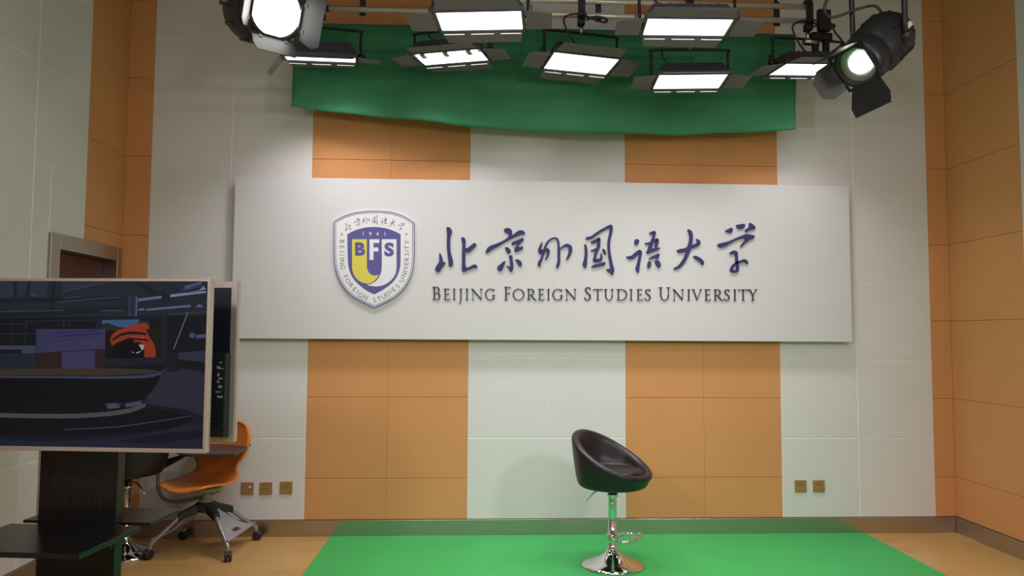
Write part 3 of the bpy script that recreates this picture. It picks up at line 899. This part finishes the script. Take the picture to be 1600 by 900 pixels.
flat_lamp('flat studio lamp tilted down to the right, with a looped cable above it', (1.96, -0.702, 3.347), *rad(12, -5.7, 0.2), 'mid', (3, 0, 3, 3), loops=(ctop,))
flat_lamp('flat studio lamp hanging lowest of all, below the right upper lamp', (2.71, -0.702, 3.239), *rad(-3.1, -3.5, -0.8), 'mid', (20, -10, 3, 3), loops=(cshort,))
flat_lamp('flat studio lamp partly hidden behind the black round spotlight', (3.548, -0.691, 3.346), *rad(6.3, 1.5, -3.0), 'mid', (4, -8, 5, 5), loops=(ctop, [(.13, -.06, .10), (.22, -.06, .18), (.17, -.06, .25), (.14, -.065, .31)]), rig=True)
flat_lamp('flat studio lamp seen as a thin bright line under the glaring spotlight', (0.196, -0.693, 3.345), *rad(9, 12.5, -2.1), 'mid', (13, 8, 52, 4), loops=(cshort,))


# ------------------------------------------------------------------ round fresnel spotlights
def fresnel(label, lens, back_, roll, scale, openings, yoke_turn=0.0, glow=0.47, sticker=True, goff=(.02, -.12)):
    """lens: centre of the lens, back_: centre of the rear end"""
    L, B = Vector(lens), Vector(back_)
    t = thing('fresnel_spotlight', label, 'spotlight', L)
    ax = (L - B).normalized()                    # out of the lens
    ln_ = (B - L).length
    Q = Vector((0, 0, 1)).rotation_difference(ax).to_matrix().to_4x4() @ Matrix.Rotation(roll, 4, 'Z')
    k = scale
    m = MB(); m.T = Q
    R = 0.108 * k
    m.lathe([(R * .55, -ln_), (R * .92, -ln_ + .02), (R * 1.10, -ln_ + .06), (R * 1.16, -ln_ + .075), (R * 1.16, -ln_ * .5), (R * 1.12, -ln_ * .47), (R * 1.09, -.11), (R, -.10), (R * 1.05, -.095), (R * 1.05, -.03), (R * .98, .005), (R * .84, .005), (R * .80, -.03)], 40, cap=True)
    for i in range(10):                          # cooling ribs
        a = 2 * PI * i / 10
        m2 = Matrix.Rotation(a, 4, 'Z'); keep = m.T; m.T = Q @ m2
        m.box(R * .98, R * 1.22, -.008, .008, -ln_ * .80, -ln_ * .5); m.T = keep
    m.build('lamp_body', BLACK, t)
    m = MB(); m.T = Q
    pr = [(R * .80, -.022)]
    for i in range(9):
        r = R * .78 * (1 - i / 9.0)
        pr += [(r, -.018 + .016 * (i / 9.0)), (r - R * .015, -.022 + .016 * (i / 9.0))]
    m.lathe(pr, 36, cap=False)
    lens_o = m.build('lens', LENS, t)
    m = MB(); m.T = Q @ Matrix.Translation((R * goff[0], R * goff[1], 0))
    m.lathe([(R * glow, -.0085), (R * glow * .96, -.002), (R * glow * .7, .004), (R * glow * .35, .008), (.001, .010)], 36, cap=True)
    m.build('lens_glow', LENSG, lens_o)
    m = MB(); m.T = Q                            # square barn door frame
    s_ = .88 * R
    for a in ((-s_, s_, -s_, -s_ + .012), (-s_, s_, s_ - .012, s_), (-s_, -s_ + .012, -s_, s_), (s_ - .012, s_, -s_, s_)):
        m.box(a[0], a[1], a[2], a[3], .008, .014)
    m.build('barn_door_frame', BLACK, t)
    for i, (deg, n, tip) in enumerate(openings):
        m = MB()
        m.T = Q @ Matrix.Rotation(i * PI / 2, 4, 'Z') @ Matrix.Translation((0, -s_, .013)) @ Matrix.Rotation(math.radians(deg), 4, 'X')
        n *= k; tip *= k; hw = .078 * k; wd = max(hw * 1.02, tip * 1.12)
        lp = [(-hw, 0), (hw, 0), (wd, -n * .62), (tip, -n), (-tip, -n), (-wd, -n * .62)]
        m.plate([lp], lambda x, y_, d: (x, y_, d), .0012, -.0012)
        for x in (-s_ * .5, s_ * .5):
            m.box(x - .008, x + .008, -.02, .008, -.004, .004)
        m.build('barn_door_flap', BLACK, t)
    # yoke: from both sides of the body straight up to the rail
    mid = (B - L) * 0.55
    hs = Vector((ax.y, -ax.x, 0)).normalized()
    hs = Matrix.Rotation(yoke_turn, 3, 'Z') @ hs
    p1, p2 = mid + hs * (R * 1.22), mid - hs * (R * 1.22)
    zt = 0.30
    ry, rz_ = RAILS['front'][0], RAILS['front'][1]
    zt = rz_ - L.z - 0.16
    m = MB()
    m.tube([p1, (p1.x, p1.y, zt - .04), Vector((p1.x, p1.y, zt)) * .85 + Vector((p2.x, p2.y, zt)) * .15, Vector((p2.x, p2.y, zt)) * .85 + Vector((p1.x, p1.y, zt)) * .15, (p2.x, p2.y, zt - .04), p2], 0.0135, 8, 4)
    m.build('yoke', BLACK, t)
    for p, d in ((p1, hs), (p2, -hs)):
        MB().cyl(p - d * R * .25, p + d * .03, .02, n=14).build('tilt_knob', BLACK_PL, t)
    m = MB()
    cx, cy = mid.x, ry - L.y
    m.cyl((mid.x, mid.y, zt - .005), (mid.x, mid.y, zt + .05), .015)
    m.box(min(mid.x, cx) - .03, mid.x + .03, min(mid.y, cy) - .03, max(mid.y, cy) + .03, zt + .045, zt + .135)
    m.box(cx - .025, cx + .025, cy - .032, cy - .0195, zt + .13, zt + .30)
    m.build('rail_clamp', BLACK, t, bevel=.003)
    if sticker:
        m = MB(); m.T = Q
        a = math.radians(-88)
        m.T = Q @ Matrix.Rotation(a, 4, 'Z')
        m.box(R * 1.14, R * 1.18, -.012, .012, -ln_ * .82, -ln_ * .70); m.build('sticker', LABELW, t)
        e = (B - L)
        MB().tube([e + Vector((0.01, 0, 0.0)), e + Vector((.06, 0, -.01)), e + Vector((.085, -.01, -.06)), e + Vector((.06, -.02, -.10)), e + Vector((.0, -.03, -.12))], .007, 8).build('power_cable', BLACK_PL, t)
        MB().tube([e + Vector((-.06, 0, .07)), e + Vector((-.10, 0, .12)), e + Vector((-.18, .02, .11)), e + Vector((-.30, .03, .07)), e + Vector((-.34, .03, .12)), e + Vector((-.28, .03, .22)), e + Vector((-.14, .03, .30)), e + Vector((-.08, .0, .42))], .007, 8).build('power_cable', BLACK_PL, t)
    return t


fresnel('black round spotlight with open barn doors at the upper right', (3.029, -2.332, 2.761), (3.315, -2.17, 3.007), math.radians(40), 1.0, ((-62, .10, .07), (-76, .13, .09), (-52, .115, .045), (-28, .13, .095)))
fresnel('round spotlight glaring straight ahead at the upper left', (0.316, -2.224, 3.0), (0.10, -1.90, 3.14), math.radians(32), 1.28, ((-55, .09, .07), (-62, .10, .09), (-60, .10, .08), (-60, .09, .06)), glow=0.86, sticker=False, goff=(0, 0))


# ------------------------------------------------------------------ bar stools
def bar_stool(label, loc, rz, lift=0.0):
    t = thing('bar_stool', label, 'stool', loc, rz)          # seat opens towards local -y
    b = MB()
    b.lathe([(.200, 0), (.206, .004), (.204, .010), (.185, .020), (.14, .036), (.09, .055), (.055, .078), (.040, .098), (.036, .104)], 48)
    b.build('base', CHROME, t)
    c = MB()
    c.lathe([(.034, .100), (.034, .115), (.026, .120), (.026, .185), (.030, .187), (.030, .205), (.0265, .207), (.0265, .440), (.036, .442), (.036, .462), (.030, .464), (.030, .500 + lift)], 28)
    c.build('column', CHROME, t)
    f = MB()
    f.tube([(-.02, -.02, .188), (-.075, -.045, .192), (-.115, -.095, .194), (-.10, -.155, .196), (0, -.180, .197), (.10, -.155, .196), (.115, -.095, .194), (.075, -.045, .192), (.02, -.02, .188)], .0115, 12, 8)
    f.lathe([(.0265, .172), (.036, .172), (.036, .205), (.0265, .205)], 24)
    f.build('footrest', CHROME, t)
    l = MB()
    l.tube([(.0, .0, .485), (-.05, .063, .483), (-.078, .099, .462), (-.105, .133, .415)], .0055, 8).build('height_lever', CHROME, t)
    # tub shell: closed section swept round the seat, high behind and low in front
    N = 72; sec = []
    shell = MB(); V = []; F = []; cnt = 0
    for i in range(N):
        a = 2 * PI * i / N                                   # a=0 : back (+y)
        d = Vector((math.sin(a), math.cos(a)))
        c_ = (1 + math.cos(a)) / 2
        h = 0.605 + 0.252 * (c_ ** 1.25)
        k = (h - .6) / .26
        Ro = .262 + .012 * c_
        P = [(.02, .500), (.17, .500), (.205, .505), (.226, .522), (.236, .55), (.236 + (Ro - .236) * .55, .55 + (h - .575) * .5), (Ro - .006, h - .035), (Ro - .004, h - .016), (Ro - .018, h - .001),
             (Ro - .034, h), (Ro - .056, h - .010), (Ro - .064, h - .034), (.198, .60 + (h - .60) * .35), (.188, .592), (.02, .588)]
        cnt = len(P)
        for r, z in P:
            V.append((d.x * r, d.y * r, z + lift))
    for i in range(N):
        j = (i + 1) % N
        for q in range(cnt - 1):
            F.append((i * cnt + q, j * cnt + q, j * cnt + q + 1, i * cnt + q + 1))
    shell.add(V, F, True)
    sh = shell.build('seat_shell', LEATHER, t)
    s2 = sh.modifiers.new('sub', 'SUBSURF'); s2.levels = 1; s2.render_levels = 1
    cu = MB()
    cu.T = Matrix.Translation((0, 0, lift)); cu.lathe([(.186, .585), (.190, .598), (.186, .612), (.17, .621), (.12, .627), (.05, .629), (.001, .629)], 48, cap=False)
    cu.build('seat_cushion', LEATHER, t)
    pl_ = MB().lathe([(.09, .492 + lift), (.09, .5005 + lift)], 24); pl_.build('seat_plate', BLACK, t)
    return t


bar_stool('black tub bar stool with chrome foot standing on the green mat', (2.158, -0.765, 0.004), math.radians(52))
bar_stool('black bar stool half hidden behind the television stand', (-1.095, -0.43, 0.0), math.radians(205), .03)

# ------------------------------------------------------------------ television stand with two televisions back to back
TH = 0.11
CO = Vector((-0.55, -2.13, 0.0))
EX = Vector((math.cos(TH), -math.sin(TH), 0)); EY = Vector((math.sin(TH), math.cos(TH), 0))
ZS = 0.62
stand = thing('television_stand', 'black double-sided television stand with two shelves at left', 'television stand', CO, -TH)
m = MB().box(-.185, .185, .0, .062, 0.03, 1.66)
m.build('column', SATIN, stand, bevel=.004)
for zz in (.92, .82, .72):                                    # rows of cable slots on the column face
    for xx in (-.11, -.055, 0, .055, .11):
        MB().box(xx - .005, xx + .005, -.0008, .004, zz - .017, zz + .017).build('cable_slot', DARK, stand)
MB().box(-.31, .302, -.432, -.002, ZS - .022, ZS).build('shelf', SATIN, stand, bevel=.002)
MB().box(-.302, .314, .064, .345, ZS - .014, ZS).build('shelf', SATIN, stand, bevel=.002)
MB().box(-.18, .18, -.03, .0, ZS - .10, ZS - .022).build('shelf_bracket', BLACK, stand)
MB().box(-.18, .18, .062, .09, ZS - .10, ZS - .014).build('shelf_bracket', BLACK, stand)
MB().box(-.42, .42, -.40, .40, .06, .085).build('foot_plate', BLACK, stand, bevel=.006)
for xx in (-.37, .37):
    for yy in (-.35, .35):
        cst = MB()
        cst.cyl((xx - .018, yy, .03), (xx + .018, yy, .03), .03, n=20).cyl((xx, yy, .045), (xx, yy, .062), .014)
        cst.build('caster', BLACK_PL, stand)
for zz in (1.20, 1.50):
    MB().box(-.25, .25, -.035, -.001, zz - .02, zz + .02).build('mount_bracket', BLACK, stand)
    MB().box(-.25, .25, .063, .080, zz - .02, zz + .02).build('mount_bracket', BLACK, stand)

TVW, TVH = 1.335, 0.757


def television(label, ly, zb, rot, lx):
    p = CO + EX * lx + EY * ly
    t = thing('television', label, 'television', (p.x, p.y, zb), -TH + rot)
    w2 = TVW / 2; b = .013
    m = MB()
    for a in ((-w2, w2, 0, b + .006), (-w2, w2, TVH - b, TVH), (-w2, -w2 + b, b + .006, TVH - b), (w2 - b, w2, b + .006, TVH - b)):
        m.box(a[0], a[1], 0, .032, a[2], a[3])
    e = .030                                                  # wider lip round the back
    for a in ((-w2, w2, 0, e), (-w2, w2, TVH - e, TVH), (-w2, -w2 + e, e, TVH - e), (w2 - e, w2, e, TVH - e)):
        m.box(a[0], a[1], .0322, .041, a[2], a[3])
    m.build('bezel', SILVER, t, bevel=.002)
    MB().box(-w2 + .012, w2 - .012, .022, .040, .014, TVH - .008).build('back_panel', TVBACK, t, bevel=.004)
    m = MB()
    m.hexa([(-w2 + .022, .04, .022), (w2 - .022, .04, .022), (w2 - .022, .04, TVH * .56), (-w2 + .022, .04, TVH * .56),
            (-w2 + .030, .078, .030), (w2 - .030, .078, .030), (w2 - .030, .078, TVH * .548), (-w2 + .030, .078, TVH * .548)])
    m.build('rear_box', TVBOX, t, bevel=.004)
    return t


tvf = television('large silver-framed television showing a dark virtual news studio', -.165, 0.9775, 0.0, .006)
tvr = television('television seen from behind, jutting out right of the lit screen', .160, 0.984, PI, .003)

# picture on the front screen: flat coloured shapes on the screen face
tf = tvf
MB().box(-TVW / 2 + .012, TVW / 2 - .012, .006, .021, .018, TVH - .012).build('screen', mat('screen_black', (0.004, 0.004, 0.005), 0.3, spec=0.12, emit=srgb(17, 22, 32), strength=1.0), tf)
tv_in = (Matrix.Translation((CO + EX * .006 + EY * -.165) + Vector((0, 0, .9775))) @ Matrix.Rotation(-TH, 4, 'Z')).inverted()
PLN = CO + EX * .006 + EY * (-.165 + .006)
xmax, xmin = TVW / 2 - .0135, -TVW / 2 + .0135
zmin, zmax = .0195, TVH - .0135


def scr(px, py):
    d = px_ray(px, py)
    p = CAM + d * ((PLN - CAM).dot(EY) / d.dot(EY))
    q = tv_in @ p
    return (min(max(q.x, xmin), xmax), min(max(q.z, zmin), zmax))


pic_mats = []; pic = MB(); layer = [0]


def ink(rgb, polys):
    lum = .3 * rgb[0] + .5 * rgb[1] + .2 * rgb[2]
    k = .30 if rgb[2] > rgb[0] else .08
    rgb = tuple(v + (lum - v) * k for v in rgb)
    pic_mats.append(mat('screen_colour', (0.004, 0.004, 0.004), 0.3, spec=0.12, emit=srgb(*rgb), strength=0.85))
    pic.m = len(pic_mats) - 1
    for p in polys:
        layer[0] += 1
        d = .0055 - layer[0] * .00003
        q = [scr(a, b) for a, b in p]
        # drop repeated corners left by clamping
        r = [q[i] for i in range(len(q)) if abs(q[i][0] - q[i - 1][0]) + abs(q[i][1] - q[i - 1][1]) > 1e-5]
        if len(r) < 3: continue
        tr = tessellate_polygon([[Vector((x, z, 0)) for x, z in r]])
        pic.add([(x, d, z) for x, z in r], [tuple(k) for k in tr])


def bar(x0, y0, x1, y1, th):
    d = Vector((x1 - x0, y1 - y0)).normalized(); n = Vector((-d.y, d.x)) * th / 2
    return [(x0 + n.x, y0 + n.y), (x1 + n.x, y1 + n.y), (x1 - n.x, y1 - n.y), (x0 - n.x, y0 - n.y)]


def ell(cx, cy, rx, ry, a0=0, a1=360, n=28):
    return [(cx + rx * math.cos(math.radians(a0 + (a1 - a0) * i / n)), cy + ry * math.sin(math.radians(a0 + (a1 - a0) * i / n))) for i in range(n + 1)]


ink((28, 36, 50), [[(0, 437), (330, 437), (330, 497), (0, 502)]])
ink((36, 46, 62), [[(-60, 440), (22, 440), (22, 464), (-60, 466)], [(28, 440), (44, 440), (44, 462), (28, 463)], [(49, 438), (75, 438), (72, 464), (47, 465)], [(98, 440), (130, 438), (160, 438), (120, 452), (98, 456)]])
ink((22, 28, 40), [bar(0, 470, 190, 466, 7), bar(0, 492, 200, 482, 9), bar(215, 440, 260, 470, 10), [(250, 455), (270, 466), (258, 470)], bar(85, 437, 80, 500, 5), bar(45, 437, 40, 470, 3), bar(22, 437, 24, 470, 3)])
ink((54, 64, 84), [bar(48, 458, 60, 463, 2), bar(98, 456, 170, 440, 1.6), bar(90, 472, 188, 464, 1.5), bar(0, 487, 100, 485, 1.2), bar(155, 486, 194, 485, 1.6), bar(99, 466, 130, 463, 1.2)])
ink((36, 50, 76), [[(201, 462), (206, 462), (205, 496), (200, 496)], [(209, 462), (215, 462), (214, 496), (209, 496)]])
ink((90, 104, 140), [bar(214, 464, 213, 494, 1.3)])
ink((84, 92, 146), [bar(216, 469, 253, 464, 4.2), bar(216, 484, 226, 483, 3), bar(229, 484, 298, 478, 3.2), [(305, 480), (312, 475), (318, 480)]])
ink((112, 118, 168), [[(265, 462), (322, 452), (318, 447), (310, 455), (268, 460)], bar(266, 463, 322, 456, 3)])
ink((62, 78, 142), [[(288, 447), (314, 440), (316, 444), (290, 452)]])
ink((50, 58, 84), [bar(282, 455, 318, 446, 1.5), bar(282, 452, 316, 443, 1.2), bar(265, 491, 324, 487, 1.5), bar(296, 509, 324, 506, 1.3)])
ink((15, 20, 30), [[(0, 497), (330, 493), (330, 590), (0, 590)]])
ink((34, 44, 58), [bar(42, 500, 38, 545, 1.2), bar(20, 500, 18, 545, 1), bar(0, 522, 56, 521, 1), bar(100, 498, 99, 513, 2), bar(40, 502, 150, 500, 1), bar(0, 507, 60, 505, 1), bar(110, 503, 108, 513, 1.5)])
ink((52, 62, 84), [[(0, 540), (56, 540), (56, 546), (0, 546)], [(35, 543), (56, 541), (56, 552), (35, 552)]])
ink((28, 34, 50), [[(0, 552), (56, 552), (56, 580), (0, 580)]])
ink((26, 28, 48), [[(150, 497), (261, 495), (261, 568), (150, 568)]])
ink((16, 17, 18), [[(159, 499), (252, 498), (251, 559), (160, 560)]])
ink((46, 82, 130), [[(160, 500), (219, 499), (216, 507), (200, 512), (170, 511), (160, 507)]])
ink((34, 38, 38), [[(160, 506), (170, 505), (178, 508), (186, 511), (186, 516), (160, 516)], [(214, 505), (226, 500), (234, 502), (232, 512), (222, 512)]])
ink((138, 46, 28), [[(172, 530), (176, 522), (184, 516), (198, 511), (214, 506), (226, 504), (233, 508), (234, 516), (238, 528), (243, 542), (244, 558), (226, 558), (226, 545), (221, 536), (205, 530), (186, 534), (175, 540)]])
ink((24, 14, 14), [ribbon([(177, 531, 1.5), (190, 523, 2), (208, 520, 2.2), (228, 522, 1.6)], 4), ribbon([(190, 534, 1.2), (205, 529, 1.6), (220, 530, 1.6), (232, 532, 1)], 4)])
ink((180, 76, 44), [bar(205, 527, 226, 528, 1), bar(197, 537, 214, 534, 1)])
ink((8, 9, 12), [[(178, 560), (177, 545), (186, 536), (205, 533), (219, 538), (224, 546), (224, 560)]])
ink((150, 150, 158), [[(217, 538), (225, 539), (225, 545), (222, 548), (220, 543)], bar(207, 551, 209, 550, 1.5), bar(213, 552, 220, 549, 1.5)])
ink((24, 26, 14), [[(228, 515), (238, 513), (250, 508), (251, 556), (246, 557), (242, 540), (234, 526)]])
ink((46, 47, 88), [[(57, 514), (165, 514), (165, 545), (57, 552)]])
ink((52, 48, 96), [[(76, 514), (165, 514), (165, 544), (76, 549)]])
ink((36, 36, 84), [bar(84, 526, 160, 521, 2.5), bar(84, 520, 112, 519, 2.5), bar(116, 518, 150, 517, 2), bar(90, 533, 158, 526, 1.2)])
ink((14, 18, 26), [bar(80, 514, 88, 509, 4), bar(94, 514, 100, 510, 3), bar(106, 514, 112, 509, 3), bar(120, 513, 126, 508, 4), bar(134, 513, 140, 509, 3)])
ink((42, 26, 30), [[(57, 552), (97, 550), (97, 578), (57, 578)], [(149, 547), (165, 545), (165, 576), (149, 577)]])
ink((50, 48, 92), [[(97, 550), (149, 547), (149, 577), (97, 578)]])
ink((24, 27, 42), [bar(160, 564, 262, 560, 5), bar(160, 571, 262, 567, 3)])
ink((40, 44, 64), [[(262, 552), (330, 548), (330, 566), (268, 560)]])
ink((36, 39, 58), [[(238, 592), (262, 572), (330, 582), (330, 650), (290, 640), (228, 630)]])
ink((20, 22, 32), [[(262, 550), (278, 548), (282, 578), (262, 582)], bar(266, 556, 270, 520, 3)])
ink((88, 94, 118), [bar(294, 488, 272, 545, 1.6)])
ink((62, 70, 112), [[(297, 520), (305, 520), (305, 528), (297, 528)], [(307, 523), (322, 522), (322, 528), (307, 529)]])
ink((10, 12, 20), [[(-300, 584), (165, 588), (252, 582), (250, 592), (238, 612), (215, 626), (100, 634), (-300, 634)]])
ink((54, 46, 38), [[(-300, 578), (60, 576), (165, 575), (230, 577), (252, 580), (235, 584), (160, 587), (60, 586), (-300, 586)]])
ink((50, 56, 92), [ribbon([(-300, 588, 1.6), (60, 589, 1.6), (160, 590, 2), (228, 588, 2.4), (251, 583, 2)], 4)])
ink((12, 14, 24), [ell(70, 656, 230, 26)])
ink((70, 68, 70), [ribbon([(-200, 643, 3), (60, 650, 3.5), (150, 648, 3.5), (200, 642, 3.5), (226, 633, 3)], 4)])
ink((60, 66, 96), [bar(168, 636, 190, 634, 6), bar(195, 634, 222, 629, 6), bar(166, 632, 184, 631, 3)])
ink((16, 18, 28), [bar(188, 637, 196, 633, 7)])
ink((54, 58, 76), [ribbon([(100, 671, .7), (180, 667, .8), (240, 659, .8), (297, 650, .6)], 4)])
ink((26, 31, 52), [[(-300, 676), (60, 690), (170, 686), (260, 672), (300, 660), (330, 668), (330, 702), (-300, 702)]])
ink((18, 20, 34), [[(180, 690), (260, 676), (325, 672), (325, 684), (240, 694)]])
pic.build('screen_picture', pic_mats, tf)
MB().box(-.06, .03, -.0015, .002, .004, .011).build('badge', GREYPRT, tf)

# ports on the back of the rear television (its local x runs the other way)
rb = MB()
rb.box(-.63, -.592, .0775, .0795, .195, .385); rb.build('port_plate', DARK, tvr)
for i, (zz, ww, hh) in enumerate(((.375, .010, .006), (.352, .016, .010), (.346, .024, .004), (.318, .008, .014), (.300, .018, .008), (.285, .010, .010), (.262, .016, .012), (.238, .024, .005), (.216, .024, .009))):
    xx = -.611 + (.006 if i % 2 else -.004)
    MB().box(xx - ww / 2, xx + ww / 2, .0790, .0830, zz - hh / 2, zz + hh / 2).build('port', GREYPRT, tvr)
MB().tube([(-.50, .0785, .17), (-.54, .079, .125), (-.585, .079, .10), (-.63, .079, .085)], .004, 8).build('moulded_ridge', TVBOX, tvr)
MB().box(-.62, -.59, .0775, .081, .036, .056).build('rear_foot_socket', DARK, tvr)

# ------------------------------------------------------------------ orange chair with writing tablet
ch = thing('tablet_chair', 'orange plastic swivel chair on casters with a dark writing tablet', 'chair', (-0.60, -0.325, 0.0))
CR = math.radians(-16)                       # seat turned: faces the camera's left
SEATM = Matrix.Translation((-.03, 0, 0)) @ Matrix.Rotation(CR, 4, 'Z')
prof = [(-.245, .430, .10), (-.232, .444, .155), (-.20, .452, .180), (-.12, .449, .205), (-.03, .444, .228), (.06, .447, .222), (.12, .458, .200), (.165, .482, .180), (.192, .520, .165), (.206, .560, .172), (.218, .610, .205), (.230, .67, .235), (.242, .73, .240), (.254, .79, .225), (.264, .835, .195), (.270, .858, .140)]
pp = smooth_path([Vector(p) for p in prof], 3)
NW = 16; m = MB(); m.T = SEATM; V = []
for p in pp:
    k = max(0, (p.y - .46) / .4)
    for i in range(NW + 1):
        s_ = -1 + 2 * i / NW
        wv = p.z
        up = 0.016 * s_ * s_ * (1 - min(1, k * 3))
        fw = -(0.045 * min(1, k * 4)) * s_ * s_
        V.append((wv * s_, p.x + fw, p.y + up))
m.add(V, [(j * (NW + 1) + i, j * (NW + 1) + i + 1, (j + 1) * (NW + 1) + i + 1, (j + 1) * (NW + 1) + i) for j in range(len(pp) - 1) for i in range(NW)], True)
shell = m.build('seat_shell', ORANGE_C, ch)
sd = shell.modifiers.new('thick', 'SOLIDIFY'); sd.thickness = .013; sd.offset = -1
m = MB()
m.lathe([(.05, .325), (.05, .34), (.028, .345), (.028, .40), (.10, .405), (.10, .432)], 24)
m.build('swivel_post', GREY_T, ch)
m = MB()
m.lathe([(.06, .262), (.075, .27), (.075, .318), (.055, .328)], 24)
feet = [(-0.282, -0.215), (0.241, -0.270), (0.278, 0.228), (-0.235, 0.245)]
for fx, fy in feet:
    d = Vector((fx, fy, 0)).normalized(); n = Vector((-d.y, d.x, 0))
    a, b = d * .05, d * .185
    m.hexa([a - n * .034 + Vector((0, 0, .265)), b - n * .022 + Vector((0, 0, .225)), b + n * .022 + Vector((0, 0, .225)), a + n * .034 + Vector((0, 0, .265)),
            a - n * .034 + Vector((0, 0, .322)), b - n * .020 + Vector((0, 0, .272)), b + n * .020 + Vector((0, 0, .272)), a + n * .034 + Vector((0, 0, .322))])
m.build('hub', BLACK_PL, ch, bevel=.006)
for fx, fy in feet:
    f_ = Vector((fx, fy, 0)); d = f_.normalized()
    lg = MB().tube([d * .165 + Vector((0, 0, .255)), d * .24 + Vector((0, 0, .19)), d * (f_.length - .015) + Vector((0, 0, .105)), f_ + Vector((0, 0, .088)), f_ + Vector((0, 0, .062))], .0145, 10, 4)
    lg = lg.build('leg', GREY_L, ch)
    q = Vector((-d.y, d.x, 0)) if fx > 0 else Vector((d.y, -d.x, 0))
    q = (q + d * .6).normalized()
    c = f_ + d * .012
    w_ = MB()
    for s_ in (-1, 1):
        w_.lathe([(.012, -.009), (.031, -.008), (.033, -.004), (.033, .004), (.031, .008), (.012, .009)], 24, c + q * .013 * s_ + Vector((0, 0, .033)), q)
    w_.cyl(c + Vector((0, 0, .033)) - q * .02, c + Vector((0, 0, .033)) + q * .02, .008)
    w_.build('caster', BLACK_PL, lg)
for A, B in ((feet[1], feet[2]), (feet[3], feet[0])):
    a = Vector((*A, 0)); b = Vector((*B, 0)); da, db = a.normalized(), b.normalized()
    t0 = da * .10 + Vector((0, 0, .275)); t1 = db * .10 + Vector((0, 0, .275))
    l0 = a * .97 + Vector((0, 0, .125)); l1 = b * .97 + Vector((0, 0, .125))
    def sheet(u, v_, d_):
        top_ = t0.lerp(t1, u); low_ = l0.lerp(l1, u)
        p = top_.lerp(low_, v_); p.z -= .035 * math.sin(v_ * PI)
        nrm = (l1 - l0).cross(l0 - t0).normalized()
        return p + nrm * d_
    m = MB(); G = 12; V = []; Fc = []
    for j in range(G + 1):
        for i in range(G + 1):
            V.append(sheet(i / G, j / G, 0))
    for j in range(G):
        for i in range(G):
            if 5 <= i <= 7 and 8 <= j <= 9: continue          # hand hole near the rim
            Fc.append((j * (G + 1) + i, j * (G + 1) + i + 1, (j + 1) * (G + 1) + i + 1, (j + 1) * (G + 1) + i))
    m.add(V, Fc, True)
    m.tube([l0, l0.lerp(l1, .5), l1], .007, 8, 2)
    tr = m.build('bag_tray', TRAY, ch)
    sd = tr.modifiers.new('thick', 'SOLIDIFY'); sd.thickness = .006; sd.offset = 0
CHL = Vector((-0.60, -0.325, 0.0))
arm = MB().tube([at(a, b, Y) - CHL for a, b, Y in ((345, 765, -.33), (325, 773, -.30), (300, 780, -.24), (274, 784, -.17), (256, 779, -.13), (248, 765, -.115), (247, 737, -.115))], .0135, 12, 6)
arm.build('tablet_arm', GREY_T, ch)
m = MB()
A_ = at(247, 736, -.115) - CHL
m.cyl(A_, A_ + Vector((0, 0, .05)), .026)
m.hexa([A_ + Vector(v) for v in ((-.03, -.04, .03), (.05, -.05, .02), (.05, .04, .02), (-.03, .04, .03))] + [Vector(v) for v in ((A_.x - .03, A_.y - .04, A_.z + .06), (-.10, -.02, .6695), (-.10, .12, .6695), (A_.x - .03, A_.y + .04, A_.z + .06))])
m.build('tablet_bracket', BLACK_PL, ch, bevel=.004)
lp = [(-.02, -.235), (.245, -.21), (.262, -.195), (.225, .235), (.21, .25), (-.20, .26), (-.24, .23), (-.20, -.06), (-.10, -.20)]
MB().plate([lp], lambda x, y_, d: (x, y_, .67 + d), .0, .018).build('writing_tablet', TABLET, ch, bevel=.003)


# ------------------------------------------------------------------ wall sockets
def socket(label, px, py, holes, led=False):
    p = at(px, py, 0.0)
    t = thing('wall_socket', label, 'wall socket', (p.x, 0.0, p.z), 0, 'bronze sockets on the back wall')
    s_ = .045
    MB().box(-s_, s_, -.009, -.0003, -s_, s_).build('face_plate', SOCK, t, bevel=.002)
    for x, z, w_, h_ in holes:
        MB().box(x - w_, x + w_, -.0098, -.0085, z - h_, z + h_).build('slot', DARK, t)
    if led:
        MB().lathe([(.006, 0), (.006, .004), (.003, .006)], 12, (.018, -.009, .012), (0, -1, 0)).build('indicator_light', LED, t)


two = [(-.010, .017, .0025, .005), (.010, .017, .0025, .005)]
three = two + [(-.011, -.012, .003, .006), (.011, -.012, .003, .006), (0, -.002, .003, .005)]
socket('square bronze wall socket with a tiny blue light beside the orange chair', 387, 763, [], True)
socket('square bronze wall socket, middle of the three right of the orange chair', 416, 763, [(0, 0, .012, .002)])
socket('square bronze wall socket, nearest the orange panels of the left three', 447.5, 762, [(0, 0, .004, .004)])
socket('square bronze wall socket, left one of the right-hand pair', 1250.5, 759.5, two)
socket('square bronze wall socket, right one of the right-hand pair', 1279, 759.5, two + [(.018, -.018, .003, .003)])
